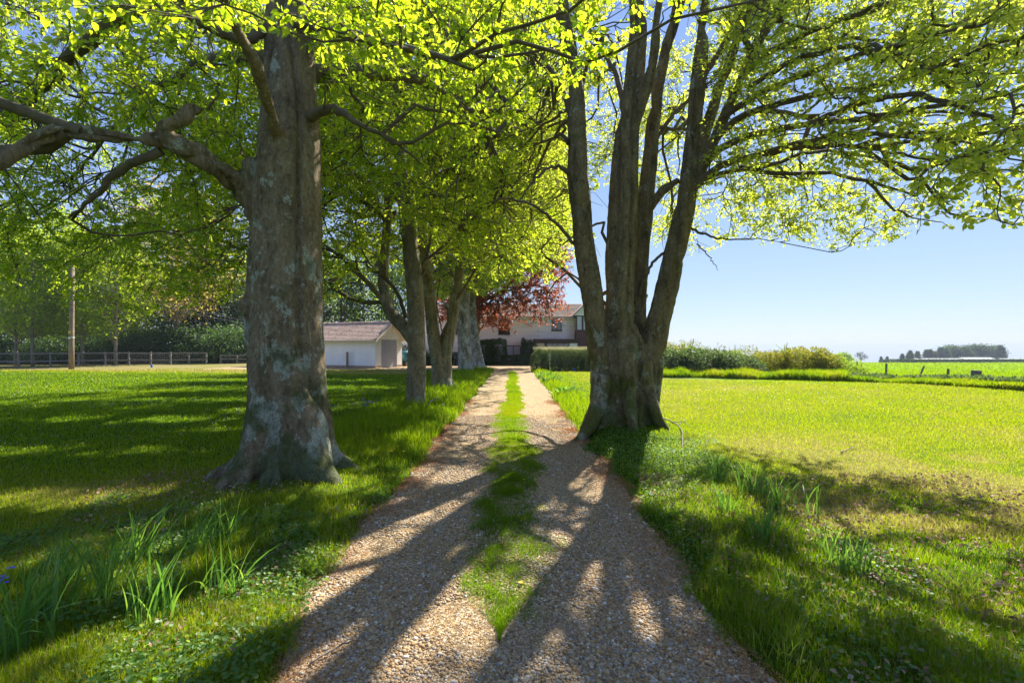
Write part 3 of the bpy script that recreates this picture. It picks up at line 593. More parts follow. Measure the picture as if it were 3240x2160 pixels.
# slim single trunk
t3 = [pl([(1316, 1310, 12.1), (1316, 1240, 12.1), (1318, 1100, 12.1), (1316, 1000, 12.1), (1312, 900, 12.1), (1300, 800, 12.1), (1290, 720, 12.1), (1275, 600, 12.2), (1262, 450, 12.3), (1255, 300, 12.4), (1250, 150, 12.5)], [.27, .255, .24, .235, .23, .215, .205, .18, .15, .12, .07]),
      pl([(1310, 1075, 12.15), (1280, 1035, 12.4), (1248, 1005, 12.6), (1226, 975, 12.7), (1212, 900, 12.9), (1214, 830, 13.0), (1222, 750, 13.1), (1228, 640, 13.2), (1225, 500, 13.4)], [.2, .19, .17, .16, .15, .15, .14, .12, .07]),
      pl([(1228, 980, 12.7), (1205, 941, 12.6), (1170, 900, 12.5), (1133, 868, 12.4), (1082, 818, 12.2)], [.10, .085, .07, .055, .03])]
t3 += roots(-2.55, 12.1, 5, .22, .42, 3, .4, .09)
l3 = [pl([(1336, 870, 12.0), (1348, 830, 11.8), (1356, 790, 11.7), (1361, 740, 11.6), (1372, 650, 11.4)], [.05, .045, .04, .035, .015]),
      pl([(1286, 1005, 12.5), (1260, 930, 12.2), (1230, 890, 12), (1180, 850, 11.8), (1150, 800, 11.6)], [.06, .05, .04, .03, .012]),
      pl([(1150, 880, 12.4), (1130, 850, 12.3), (1125, 810, 12.3)], [.04, .03, .02]),
      pl([(1285, 690, 12.1), (1400, 560, 11.6), (1500, 470, 11.2)], [.09, .06, .03]), pl([(1275, 640, 12.2), (1150, 500, 11.8), (1050, 420, 11.5)], [.09, .06, .03]),
      pl([(1225, 700, 13.1), (1100, 600, 13.5), (980, 560, 14)], [.07, .05, .02])]
make_tree((-2.55, 12.1, 0), 21, 'slender upright tree with a bough curving off left, first behind the big beech', 'tree', t3, l3,
          env_row(-2.9, 13.0, 8.2, 6.4, 5.0, 6.2, ([600, 980, 1050, 1150, 1260, 1330, 1500, 1700, 1800], [960, 980, 940, 900, 800, 720, 800, 900, 900]), 91, 2.4), (60, 560, 5600), LF,
          M['bark_row'], M['leaf_row'], M['bark_dark'], voxel=.03, smooth_it=4, disp=(.012, .004), sig=.55, rtip=(.012, .007, .004), centre=(-2.55, 12.1, 4.5))
# forked trunk
t4 = [pl([(1397, 1250, 17.2), (1395, 1190, 17.2), (1388, 1140, 17.2), (1374, 1080, 17.2), (1365, 1005, 17.2), (1358, 930, 17.2), (1350, 850, 17.2), (1338, 750, 17.3), (1325, 620, 17.4), (1318, 450, 17.6)], [.44, .36, .28, .25, .23, .22, .20, .18, .14, .08]),
      pl([(1405, 1240, 17.2), (1407, 1180, 17.2), (1412, 1120, 17.2), (1426, 1040, 17.2), (1440, 960, 17.2), (1451, 890, 17.2), (1459, 800, 17.2), (1462, 700, 17.2), (1468, 560, 17.2), (1475, 420, 17.2)], [.32, .28, .24, .21, .20, .185, .165, .14, .11, .06]),
      pl([(1385, 1110, 17.4), (1405, 1055, 17.5), (1420, 1020, 17.6)], [.13, .12, .10])]
t4 += roots(-2.62, 17.2, 7, .34, .62, 5, .5, .13)
l4 = [pl([(1445, 950, 17.1), (1500, 860, 16.8), (1560, 800, 16.4), (1640, 760, 16)], [.06, .045, .03, .012]), pl([(1455, 860, 17.2), (1520, 780, 17.5), (1600, 700, 18)], [.06, .04, .015]),
      pl([(1345, 800, 17.2), (1280, 700, 17), (1200, 640, 16.8)], [.07, .05, .02]), pl([(1392, 880, 17.1), (1380, 960, 17.0), (1395, 1040, 16.9), (1410, 1070, 16.9)], [.02, .025, .025, .02]),
      pl([(1462, 700, 17.2), (1560, 600, 17.0), (1650, 540, 16.8)], [.07, .05, .02])]
make_tree((-2.62, 17.2, 0), 22, 'tree with a short bole forking low into two stems, behind the slender trunk', 'tree', t4, l4,
          env_row(-2.4, 18.2, 9.0, 6.6, 5.2, 7.2, ([600, 980, 1100, 1200, 1330, 1420, 1520, 1700, 1800], [1000, 1000, 960, 900, 830, 850, 930, 900, 880]), 92, 3.0), (55, 480, 5000), LF,
          M['bark_row'], M['leaf_row'], M['bark_dark'], voxel=.035, smooth_it=4, disp=(.014, .004), sig=.65, rtip=(.014, .009, .005), centre=(-2.6, 17.2, 4.5))
LF2 = dict(per=10, L0=.12, L1=.18, spread=.03, droop=.45, mode='flat')
t5 = [pl([(1474, 1185, 29.6), (1472, 1150, 29.6), (1470, 1100, 29.6), (1467, 1040, 29.6), (1466, 990, 29.6), (1464, 900, 29.6), (1462, 760, 29.6), (1460, 600, 29.6)], [.56, .50, .46, .44, .43, .40, .3, .15])]+roots(-3.03, 29.6, 7, .42, .68, 6, .5, .13)
l5 = [pl([(1464, 930, 29.6), (1540, 850, 29), (1640, 800, 28)], [.16, .1, .04]), pl([(1464, 900, 29.6), (1380, 820, 29), (1300, 780, 28)], [.16, .1, .04])]
make_tree((-3.03, 29.6, 0), 23, 'stout pale grey bole with ring-shaped scars, the fourth trunk along the left of the drive', 'tree', t5, l5,
          env_row(-2.2, 29.0, 10.5, 6.4, 5.4, 8.5, ([900, 1100, 1250, 1400, 1500, 1620, 1700, 1780, 1860], [1010, 1010, 960, 960, 930, 920, 850, 820, 930]), 93, 4.6), (50, 420, 4800), LF2,
          M['bark_pale'], M['leaf_row'], M['bark_dark'], voxel=.05, smooth_it=4, disp=(.03, .006), sig=.8, rtip=(.02, .013, .008), centre=(-3, 29.6, 4.5))
t6 = [pl([(1518, 1172, 35.5), (1514, 1140, 35.5), (1506, 1090, 35.5), (1500, 1040, 35.5), (1497, 980, 35.5), (1494, 860, 35.5), (1490, 700, 35.5)], [.52, .42, .33, .30, .27, .2, .1])]+roots(-2.55, 35.5, 6, .36, .7, 7, .5, .13)
make_tree((-2.55, 35.5, 0), 24, 'grey trunk nearest the house, last of the green trees lining the left of the drive', 'tree', t6, [],
          env_row(-1.2, 34.2, 10.5, 6.6, 4.4, 8.0, ([1000, 1250, 1400, 1500, 1620, 1700, 1780, 1840, 1900], [1000, 960, 930, 925, 890, 850, 800, 860, 880]), 94, 4.9), (40, 300, 4000), LF2,
          M['bark_pale'], M['leaf_row'], M['bark_dark'], voxel=.05, smooth_it=4, disp=(.02, .006), sig=.9, rtip=(.02, .014, .009), centre=(-2.5, 35.5, 4.5))
t7 = [(np.array([(-3.2, 39.2, -.1), (-3.2, 39.2, 2), (-3.0, 39.2, 5), (-2.8, 39.2, 10), (-2.6, 39.2, 17)]), np.array([.5, .4, .36, .25, .1]))]
make_tree((-3.2, 39.2, 0), 25, 'copper beech with dark red leaves hanging in front of the white house', 'tree', t7, [],
          env_row(-.9, 38.6, 11.5, 7.9, 4.4, 10.6, ([900, 1300, 1420, 1490, 1540, 1610, 1660, 1700, 1740, 1790, 1850], [1010, 1020, 1030, 1020, 1045, 1060, 1020, 1062, 1052, 1020, 930]), 95, 4.9), (80, 900, 9500), LF2,
          M['bark_row'], M['leaf_copper'], M['bark_dark'], voxel=.06, smooth_it=3, disp=(.02, .006), sig=.8, rtip=(.02, .014, .009), centre=(-3, 39.2, 4.5), name='copper_beech')

# ------------------------------------------------------------------ woodland behind the rail fence (prototypes, then copies)
def proto_tree(seed, h, cr, zb, nb, nl, ls, leafm, barkm, tr=.13, name='woodland_tree', lean=0.0, shape='round'):
    rng = np.random.default_rng(seed)
    t = empty(name)
    P = np.array([(0, 0, -.2), (lean*.2, .05, h*.2), (lean*.5, 0, h*.45), (lean*.8, .1, h*.7), (lean, 0, h*.95)]); Q = polyline_resample(P, 14)
    b = MB(); b.tube(Q, np.linspace(tr, tr*.15, 14), 8)
    tips = []
    for i in range(nb):
        zf = rng.uniform(zb/h, .97); z = zf*h
        if shape == 'cone': rad = cr*(1-(z-zb)/(h-zb))**.8+.2
        else: rad = cr*math.sqrt(max(.05, 1-((z-(h+zb)/2)/((h-zb)/2+.3))**2))
        rad *= rng.uniform(.45, 1.05); a = rng.uniform(0, 2*np.pi)
        j = min(12, int(zf*.8*13)); p0 = Q[j]
        p3 = np.array([math.cos(a)*rad+lean*zf, math.sin(a)*rad, z]); mid = (p0+p3)/2+np.array([0, 0, .3])
        b.tube([p0, mid, p3], [tr*.3*(1-zf*.6), tr*.18*(1-zf*.6), .012], 5, closed=False); tips.append((p3, rad))
    b.build('trunk', barkm, t, True)
    tp = np.array([x[0] for x in tips]); k = nl//nb
    c = np.repeat(tp, k, 0)+rng.normal(0, 1, (nb*k, 3))*np.array([cr*.17, cr*.17, cr*.13])
    d = norm(rng.normal(0, 1, c.shape)*np.array([1, 1, .5])+np.array([0, 0, -.35])); up = rng.normal(0, .7, c.shape)+np.array([0, 0, .5])
    wv = norm(np.cross(up, d)); L_ = rng.uniform(ls*.7, ls*1.3, (len(c), 1)); nn = np.cross(d, wv)
    V = np.stack([c, c+d*L_*.45+wv*L_*.33+nn*L_*.06, c+d*L_, c+d*L_*.45-wv*L_*.33+nn*L_*.06], 1).reshape(-1, 3)
    qd = (np.arange(len(c))*4)[:, None]+np.array([[0, 1, 2, 3]])
    link('crown', mesh_np('crown', V, [qd], False), leafm, t)
    return t
def copy_tree(o):
    c_ = o.copy(); col.objects.link(c_)
    for ch in list(o.children):
        d = ch.copy(); col.objects.link(d); d.parent = c_
    return c_
def place_all(proto, spots, group=None):
    for i, (loc, rz, s, lab, cat) in enumerate(spots):
        o = proto if i == 0 else copy_tree(proto)
        o.location = loc; o.rotation_euler = (0, 0, rz); o.scale = s if isinstance(s, tuple) else (s, s, s)
        tag(o, lab, cat, group)
pa = proto_tree(101, 13, 3.3, 3.2, 80, 6500, .28, M['leaf_wood'], M['bark_wood'], .16)
def gp(px, Y, dz=0): x = (px-1620)/F*Y; return (x, Y, float(gz(np.array([x]), np.array([Y]))[0])+dz)
S = lambda i: 'woodland tree in the dense belt beyond the wooden rail fence'
place_all(pa, [(gp(50, 42), 0, 1, 'young broadleaf tree beyond the fence, nearest the left edge of the photo', 'tree'),
               (gp(103, 41), 1.3, .9, 'young tree with a sunlit orange-brown stem beyond the fence, just left of the utility pole', 'tree'),
               (gp(262, 43.5), 2.2, .95, 'thin pale-stemmed tree beyond the fence, just right of the utility pole', 'tree'),
               (gp(366, 43), 4.0, 1.0, 'pale-stemmed tree beyond the fence, second to the right of the utility pole', 'tree')])
pb = proto_tree(102, 18, 4.8, 2.0, 100, 8500, .36, M['leaf_wood'], M['bark_wood'], .22)
place_all(pb, [(gp(x_, y_), r_, s_, 'leafy tree in the green belt behind the wooden rail fence', 'tree') for x_, y_, r_, s_ in
               [(-60, 50, 0, 1.0), (160, 51, 1, .95), (330, 54, 2, .85), (-230, 56, 3, 1.1), (470, 58, 4, .8), (700, 62, 5, .85), (850, 64, .5, .9), (1000, 66, 1.5, .85), (1150, 68, 2.5, .9)]], 'green trees in the belt behind the rail fence')
pc = proto_tree(103, 17, 4.6, .4, 130, 9500, .38, M['leaf_dark'], M['bark_dark'], .3, 'evergreen_tree')
place_all(pc, [(gp(x_, y_), r_, s_, 'dark evergreen tree at the back of the wood beyond the rail fence', 'tree') for x_, y_, r_, s_ in
               [(-300, 60, 0, 1.0), (-120, 62, 1, .9), (40, 62, 2, .85), (230, 60, 3, .9), (430, 60, 1, .75), (560, 56, 4, .7), (640, 54, 5, .62), (740, 55, .5, .66), (900, 60, 1.5, .75), (1080, 62, 2.5, .8), (1240, 64, 3.5, .9)]], 'dark evergreens at the back of the wood')
pd = proto_tree(104, 19, 5.6, 5.5, 110, 15000, .22, M['leaf_bronze'], M['bark_wood'], .3, 'bronze_leaved_tree')
place_all(pd, [(gp(560, 49), 0, 1, 'tall tree with yellow and bronze young leaves above the end of the rail fence', 'tree')])
pe = proto_tree(105, 2.6, 2.0, .1, 70, 9000, .13, M['leaf_hedge'], M['bark_dark'], .08, 'shrub')
place_all(pe, [(gp(x_, y_), r_, s_, 'dark green shrub in the undergrowth just behind the rail fence', 'shrub') for x_, y_, r_, s_ in
               [(-60, 46, 0, 1), (20, 46.5, 1, .9), (140, 46, 2, 1), (210, 47, 3, 1.1), (310, 48, 4, 1), (400, 48.5, 5, 1.2), (480, 49, 1, 1.3), (560, 50, 2, 1.4), (640, 50, 3, 1.5), (720, 50, 4, 1.5), (800, 52, 0, 1.5)]], 'shrubs of the undergrowth behind the rail fence')
pf = copy_tree(pe); pf.location = gp(1300, 43); pf.scale = (.7, .7, .75); tag(pf, 'small green shrub beside the oil tank, between the garage and the house', 'shrub'); pf.pop('group', None) if hasattr(pf, 'pop') else None
if 'group' in pf: del pf['group']

# ------------------------------------------------------------------ rail fence and utility pole
M['fence_wood'] = plain('fence_wood', (.20, .18, .15), .85, .3, 6, bumps=.004)
M['wire'] = plain('wire', (.3, .3, .3), .5, .1, 5, metal=.6)
def rail_fence(pts, label, ph=1.25):
    P = [np.array(gp(px, Y)) for px, Y in pts]; t = empty('rail_fence', tuple(P[0]), label, 'fence'); o0 = P[0]
    for p in P:
        x, y, z = p-o0; b = MB(); b.prism([(x-.065, y-.05), (x+.065, y-.05), (x+.065, y+.05), (x-.065, y+.05)], 2, z-.1, z+ph+.04*math.sin(x*9)); b.build('post', M['fence_wood'], t)
    for hh in (.48, ph-.1):
        for a_, c_ in zip(P[:-1], P[1:]):
            A = a_-o0+np.array([0, -.08, hh]); Bv = c_-o0+np.array([0, -.08, hh]); d = Bv-A; n_ = norm(np.array([d[1], -d[0], 0]))*.022
            b = MB(); h_ = np.array([0, 0, .055]); V = [A-n_-h_, A+n_-h_, A+n_+h_, A-n_+h_, Bv-n_-h_, Bv+n_-h_, Bv+n_+h_, Bv-n_+h_]
            b.add(V, [(0, 1, 2, 3), (7, 6, 5, 4), (0, 4, 5, 1), (1, 5, 6, 2), (2, 6, 7, 3), (3, 7, 4, 0)]); b.build('rail', M['fence_wood'], t)
    b = MB()
    for a_, c_ in zip(P[:-1], P[1:]):
        A = a_-o0+np.array([0, .06, 0]); Bv = c_-o0+np.array([0, .06, 0]); n_ = 9
        for k in range(n_): p = A+(Bv-A)*k/n_; b.tube([p+np.array([0, 0, .05]), p+np.array([0, 0, ph-.12])], .0045, 3, False)
        for h_ in (.15, .32, .62, .8, .97): b.tube([A+np.array([0, 0, h_]), Bv+np.array([0, 0, h_])], .0045, 3, False)
    b.build('wire_netting', M['wire'], t)
rail_fence([(-130, 39), (-30, 39.2), (60, 39.5), (160, 40.4), (249, 41.2), (333, 42), (408, 42.8), (477, 43.6), (540, 44.4), (598, 45.2), (653, 46)], 'weathered grey post and rail fence with wire netting in front of the left wood')
rail_fence([(698, 47), (750, 47.6), (800, 48.2)], 'short low stretch of rail fence seen just left of the big beech trunk', .95)
M['pole_wood'] = plain('pole_wood', (.23, .175, .115), .85, .3, 3, bumps=.006)
pt = empty('utility_pole', gp(226, 33.8), 'tall brown wooden utility pole standing on the lawn in front of the rail fence', 'utility pole')
b = MB(); b.tube([(0, 0, -.3), (0, 0, 2), (.03, 0, 4.5), (.08, 0, 7.6)], [.17, .16, .145, .125], 16); b.build('shaft', M['pole_wood'], pt, True)
M['white_metal'] = plain('white_metal', (.75, .75, .75), .4, .05, 4); M['yellow_plate'] = plain('yellow_plate', (.6, .42, .05), .5, .1, 4)
b = MB(); b.box(-.07, -.185, 2.72, .09, -.172, 2.92); b.build('warning_plate', M['yellow_plate'], pt)
b = MB(); b.tube([(0, 0, 2.4), (0, 0, 2.46)], .168, 16); b.build('band', M['white_metal'], pt)
b = MB(); b.box(-.02, -.2, 2.3, .06, -.168, 2.4); b.build('cleat', M['white_metal'], pt)
P0 = np.array(gp(226, 33.8))
for k, (dz, ex) in enumerate(((0, 1010), (-.35, 1008))):
    A = P0+np.array([.12, 0, 7.2+dz]); Bv = at(1090, 1050+6*k, 44)
    s = np.linspace(0, 1, 24)[:, None]; Q = A*(1-s)+Bv*s; Q[:, 2] -= 1.5*4*(s*(1-s))[:, 0]*.6
    b = MB(); b.tube(Q, .009, 5, False); tag(b.build('overhead_wire', M['wire']), ('upper' if k == 0 else 'lower')+' of the two overhead wires sagging from the utility pole towards the garage', 'wire')

# ------------------------------------------------------------------ garage
def tile_roof(name, mat, parent, p00, du, dv, nu, nv, lu, lv, up, row=.1, amp=.04):
    """tile courses: du along eave, dv up the slope (unit), nu x nv tiles"""
    p00, du, dv, up = [np.asarray(a, float) for a in (p00, du, dv, up)]
    U = []; 
    for i in range(nu): U += [i+0.02, i+.3, i+.7, i+.98]
    Vv = []
    for j in range(nv): Vv += [(j+.0, 1.0), (j+.96, .15)]
    U = np.array(U)/nu*lu; rng = np.random.default_rng(nu+nv)
    prof = np.tile([0, 1.0, 1.0, 0], nu); pts = []
    for j, (vv, hh) in enumerate(Vv):
        off = .5*(lu/nu) if (j//2) % 2 else 0; jit = np.repeat(rng.normal(0, .15, nu), 4)
        pts.append(p00+(U+off*0)[:, None]*du+dv*(vv/nv*lv)+up*((amp*hh+.012*prof+.006*jit*hh))[:, None])
    P = np.array(pts); I = np.arange(P.shape[0]*P.shape[1]).reshape(P.shape[:2])
    Fq = np.stack([I[:-1, :-1], I[:-1, 1:], I[1:, 1:], I[1:, :-1]], -1).reshape(-1, 4)
    return link(name, mesh_np(name, P.reshape(-1, 3), [Fq], False), mat, parent)
def tilemat(name, cols, su, sv, rot=0):
    m, nt, N, L, B, O = newmat(name)
    v = tex(N, L, 'Voronoi', 5.5, stretch=(1, 1, 1.3)); s_ = N.new('ShaderNodeSeparateColor'); L.new(v.outputs['Color'], s_.inputs[0])
    r = ramp(N, [(i/(len(cols)-1), c) for i, c in enumerate(cols)]); L.new(s_.outputs[0], r.inputs[0])
    n = tex(N, L, 'Noise', 14, detail=6); r2 = ramp(N, [(.35, (.55, .55, .55)), (.65, (1, 1, 1))]); L.new(n.outputs[0], r2.inputs[0])
    c = mixc(N, L, 1.0, r.outputs[0], r2.outputs[0], 'MULTIPLY'); L.new(c, B.inputs['Base Color']); B.inputs['Roughness'].default_value = .85
    return m
M['tile_pink'] = tilemat('tile_pink', [(.42, .26, .18), (.56, .38, .29), (.66, .48, .39), (.6, .45, .33)], 1, 1)
M['tile_brown'] = tilemat('tile_brown', [(.16, .11, .085), (.24, .17, .13), (.34, .26, .2)], 1, 1)
m, nt, N, L, B, O = newmat('render_wall')
n1 = tex(N, L, 'Noise', 1.5, detail=7, stretch=(1, 1, .5)); r1 = ramp(N, [(.3, (.72, .73, .68)), (.7, (.82, .82, .80))]); L.new(n1.outputs[0], r1.inputs[0])
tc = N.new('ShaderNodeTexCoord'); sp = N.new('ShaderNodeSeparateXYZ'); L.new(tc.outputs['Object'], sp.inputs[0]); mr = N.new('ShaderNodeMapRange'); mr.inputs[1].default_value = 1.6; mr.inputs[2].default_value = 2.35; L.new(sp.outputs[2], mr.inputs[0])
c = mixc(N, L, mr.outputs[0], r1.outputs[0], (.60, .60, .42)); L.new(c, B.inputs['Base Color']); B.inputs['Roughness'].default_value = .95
n2 = tex(N, L, 'Noise', 60, detail=5); bump(N, L, B, n2.outputs[0], .4, .01); M['render_wall'] = m
M['white_paint'] = plain('white_paint', (.80, .79, .77), .6, .12, 3); M['brick'] = plain('brick', (.36, .25, .17), .9, .3, 9, bumps=.01)
M['shutter'] = plain('shutter', (.34, .37, .43), .5, .06, 2); M['soffit'] = plain('soffit', (.6, .54, .42), .7, .1, 2)
GC = (-10.8, 36.0); ga = math.radians(22)
g = empty('garage', (GC[0], GC[1], 0), 'long low white rendered garage with a pinkish tiled roof across the left lawn', 'garage', rz=-ga)
# local frame: -x runs back-left along the long wall, +y across the gable; corner at origin
Lw, Ww, Hw, Rh = 12.5, 3.5, 2.42, 1.2
b = MB(); b.box(-Lw, 0, .22, 0, .2, Hw); b.box(-Lw, Ww-.2, .22, 0, Ww, Hw); b.box(-Lw, .2, .22, -Lw+.2, Ww-.2, Hw)
b.box(-.2, .2, .22, 0, .62, Hw); b.box(-.2, Ww-.62, .22, 0, Ww-.2, Hw); b.build('wall', M['render_wall'], g)
b = MB(); b.box(-Lw+.01, -.03, -.2, .03, .62, .217); b.box(-Lw+.01, Ww-.62, -.2, .03, Ww+.03, .217); b.build('brick_plinth', M['brick'], g)
b = MB()
for k in range(7):
    z0 = Hw+k*.16; f0 = (z0-Hw)/Rh; y0 = .1+f0*(Ww/2-.1); 
    if Ww-2*y0 > .1: b.prism([(y0, z0), (Ww-y0, z0), (Ww-y0-.08, z0+.155), (y0+.08, z0+.155)], 0, -.06, -.015-.02*(k % 2)*0)
b.build('gable_boarding', M['white_paint'], g)
b = MB()
for k in range(17): z0 = .05+k*.135; b.prism([(-.10, z0), (-.06, z0+.012), (-.06, z0+.12), (-.10, z0+.132)], 1, .66, Ww-.66)
# prism along y expects (x,z)
b.build('roller_door', M['shutter'], g)
b = MB(); b.box(-.16, .62, 0, .01, .70, Hw-.09); b.box(-.16, Ww-.70, 0, .01, Ww-.62, Hw-.09); b.box(-.16, .62, Hw-.09, .01, Ww-.62, Hw-.002); b.build('door_frame', M['white_paint'], g)
ov = .42; ex = .38
sl_ = math.hypot(Ww/2+ov, Rh*(1+ov/(Ww/2))); dvy = (Ww/2+ov)/sl_; dvz = Rh*(1+ov/(Ww/2))/sl_
ez = Hw+.05-Rh*ov/(Ww/2)+.06
tile_roof('roof_slope', M['tile_pink'], g, (-Lw-.3, -ov, ez), (1, 0, 0), (0, dvy, dvz), 62, 13, Lw+.3+ex, sl_, (0, -dvz, dvy))
tile_roof('roof_slope', M['tile_pink'], g, (-Lw-.3, Ww+ov, ez), (1, 0, 0), (0, -dvy, dvz), 62, 13, Lw+.3+ex, sl_, (0, dvz, dvy))
b = MB()
for s_ in (0, 1):
    Y = (lambda y: y) if s_ == 0 else (lambda y: Ww-y)
    zr = ez+Rh*(1+ov/(Ww/2))
    b.prism([(Y(-ov), ez-.03), (Y(Ww/2), zr-.03), (Y(Ww/2), zr-.09), (Y(-ov), ez-.09)], 0, -Lw-.25, ex-.03)
b.build('soffit', M['soffit'], g)
b = MB()
for s_ in (0, 1):
    Y = (lambda y: y) if s_ == 0 else (lambda y: Ww-y)
    b.prism([(Y(-ov), ez-.0), (Y(Ww/2), zr+.0), (Y(Ww/2), zr-.17), (Y(-ov), ez-.17)], 0, ex-.027, ex+.01)
b.build('bargeboard', M['soffit'], g)
b = MB(); b.tube([(-Lw-.3, Ww/2, zr+.03), (ex, Ww/2, zr+.03)], .09, 8); b.build('ridge_tiles', M['tile_pink'], g)
pp = g.matrix_basis @ Vector((-2.5, -.35, 0))
b = MB(); b.box(-.08, -.06, -.1, .08, .06, 1.32); o = b.build('wooden_post', M['pole_wood']); o.location = pp; tag(o, 'short weathered wooden post standing against the long garage wall', 'post')
# oil tank + white outbuilding beyond
M['tank'] = plain('tank', (.02, .10, .12), .35, .1, 3, spec=.5)
t = empty('oil_tank', gp(1277, 40.5), 'dark green rounded oil tank between the garage and the slender trunk', 'oil tank')
b = MB(); b.tube([(-.62, 0, .85), (-.55, 0, .85), (-.42, 0, .85), (.42, 0, .85), (.55, 0, .85), (.62, 0, .85)], [.1, .42, .56, .56, .42, .1], 24); b.build('tank_body', M['tank'], t, True)
b = MB(); b.tube([(0, 0, 1.38), (0, 0, 1.5)], .14, 12); b.build('cap', M['tank'], t)
for sx_ in (-.45, .3):
    b = MB(); b.box(sx_, -.3, 0, sx_+.15, .3, .4); b.build('cradle', M['brick'], t)
t = empty('outbuilding', gp(1290, 47), 'low white outbuilding glimpsed behind the oil tank', 'outbuilding')
b = MB(); b.box(-2.2, 0, 0, 1.5, 3, 2.55); b.build('wall', M['white_paint'], t); b = MB(); b.box(-2.35, -.15, 2.553, 1.65, 3.15, 2.68); b.build('flat_roof', M['tile_brown'], t)

# ------------------------------------------------------------------ house
HYd = 44.5; HS = F/HYd
def hx(px): return (px-1620)/HS
def hz(py): return CH-(py-HY)/HS
m, nt, N, L, B, O = newmat('weatherboard')
n1 = tex(N, L, 'Noise', 1.2, detail=8, stretch=(.35, 1, 3)); r1 = ramp(N, [(.28, (.60, .58, .56)), (.5, (.82, .81, .80))]); L.new(n1.outputs[0], r1.inputs[0])
n2 = tex(N, L, 'Noise', 2.2, detail=6, stretch=(.4, 1, 3)); r2 = ramp(N, [(.63, (0, 0, 0)), (.70, (1, 1, 1))]); L.new(n2.outputs[0], r2.inputs[0])
c = mixc(N, L, r2.outputs[0], r1.outputs[0], (.22, .2, .18)); L.new(c, B.inputs['Base Color']); B.inputs['Roughness'].default_value = .7; M['weatherboard'] = m
M['brown_frame'] = plain('brown_frame', (.07, .035, .03), .6, .15, 3); M['cladding'] = plain('cladding', (.10, .045, .05), .7, .2, 3)
m, nt, N, L, B, O = newmat('window_glass'); B.inputs['Base Color'].default_value = (.03, .035, .04, 1); B.inputs['Roughness'].default_value = .04; B.inputs['Specular IOR Level'].default_value = 1.0; M['glass'] = m
M['blind'] = plain('blind', (.55, .6, .72), .8, .05, 1); M['cream'] = plain('cream', (.62, .52, .36), .8, .1, 1)
H = empty('house', (0, HYd, 0), 'two storey white weatherboarded house with brown window frames at the end of the drive', 'house')
x0h, x1h, ze = hx(1290), hx(1990), hz(1003)
# lapped boards with gaps for the windows
wins = [(hx(1577), hx(1613), hz(1057), hz(1012)), (hx(1745), hx(1777), hz(1045), hz(1006)), (hx(1600), hx(1648), hz(1130), hz(1093)), (hx(1432), hx(1462), hz(1057), hz(1012)), (hx(1818), hx(1905), hz(1172), hz(990))]
b = MB(); z = -.2; k = 0
while z < ze:
    zt = z+.17; segs = [(x0h, x1h)]
    for wx0, wx1, wz0, wz1 in wins:
        if zt > wz0 and z < wz1:
            ns = []
            for a_, c_ in segs:
                if wx0 > a_ and wx1 < c_: ns += [(a_, wx0), (wx1, c_)]
                else: ns.append((a_, c_))
            segs = ns
    for a_, c_ in segs: b.prism([(-.045, z), (.06, z), (.06, zt-.003), (-.02, zt-.003)], 0, a_, c_)
    z = zt; k += 1
b.build('front_boarding', M['weatherboard'], H)
b = MB(); b.box(x0h+.02, .062, -.2, x1h-.02, .2, ze-.05); b.box(x0h+.02, .2, -.2, x0h+.2, 7, ze-.05); b.box(x1h-.2, .2, -.2, x1h-.02, 7, ze-.05); b.box(x0h+.2, 6.8, -.2, x1h-.2, 7, ze-.05); b.build('wall', M['white_paint'], H)
def window(px0, px1, py0, py1, y=-.05, panes=2, fr='brown_frame', glass='glass', label=None, w_=.06):
    a_, c_, z0, z1 = hx(px0), hx(px1), hz(py1), hz(py0)
    b = MB(); b.box(a_, y-.02, z0, a_+w_, y+.1, z1); b.box(c_-w_, y-.02, z0, c_, y+.1, z1); b.box(a_+w_, y-.02, z0, c_-w_, y+.1, z0+w_); b.box(a_+w_, y-.02, z1-w_, c_-w_, y+.1, z1)
    for i in range(1, panes): xm = a_+(c_-a_)*i/panes; b.box(xm-w_/2, y-.017, z0+w_, xm+w_/2, y+.08, z1-w_)
    f = b.build('window_frame', M[fr], H)
    b = MB(); b.box(a_+w_*.5, y+.03, z0+w_*.5, c_-w_*.5, y+.05, z1-w_*.5); gl = b.build('pane', M[glass], f)
    b = MB(); b.box(a_-.05, y-.08, z0-.07, c_+.05, y-.021, z0-.002); b.build('sill', M[fr], f)
window(1577, 1613, 1012, 1057, panes=2); window(1745, 1777, 1006, 1045, panes=2); window(1432, 1462, 1012, 1057, panes=2)
window(1600, 1648, 1093, 1130, panes=2, glass='blind', w_=.07)
# flat-roofed glazed porch
b = MB(); b.box(hx(1689), -1.6, hz(1085), hx(1826), -.06, hz(1075)); b.box(hx(1689)-.1, -1.7, hz(1075)+.003, hx(1826)+.1, -.05, hz(1075)+.06); b.build('porch_roof', M['brown_frame'], H)
b = MB(); b.box(hx(1694), -1.5, -.1, hx(1719), -1.42, hz(1086)); b.build('porch_wall', M['cream'], H)
b = MB(); b.box(hx(1727), -1.5, -.1, hx(1795), -1.42, hz(1118)); b.box(hx(1796), -1.5, -.1, hx(1820), -1.4, hz(1086)); b.build('porch_panel', M['white_paint'], H)
b = MB()
for px in (1720, 1743, 1759, 1776, 1793): b.box(hx(px), -1.54, -.1 if px == 1720 else hz(1118)+.003, hx(px)+(.2 if px == 1720 else .06), -1.40, hz(1086))
fr = b.build('window_frame', M['brown_frame'], H); b = MB(); b.box(hx(1727), -1.46, hz(1117), hx(1794), -1.45, hz(1087)); b.build('pane', M['glass'], fr)
b = MB(); b.tube([(hx(1797), -.1, -.1), (hx(1797), -.1, ze-.1)], .05, 8); b.build('downpipe', M['white_paint'], H)
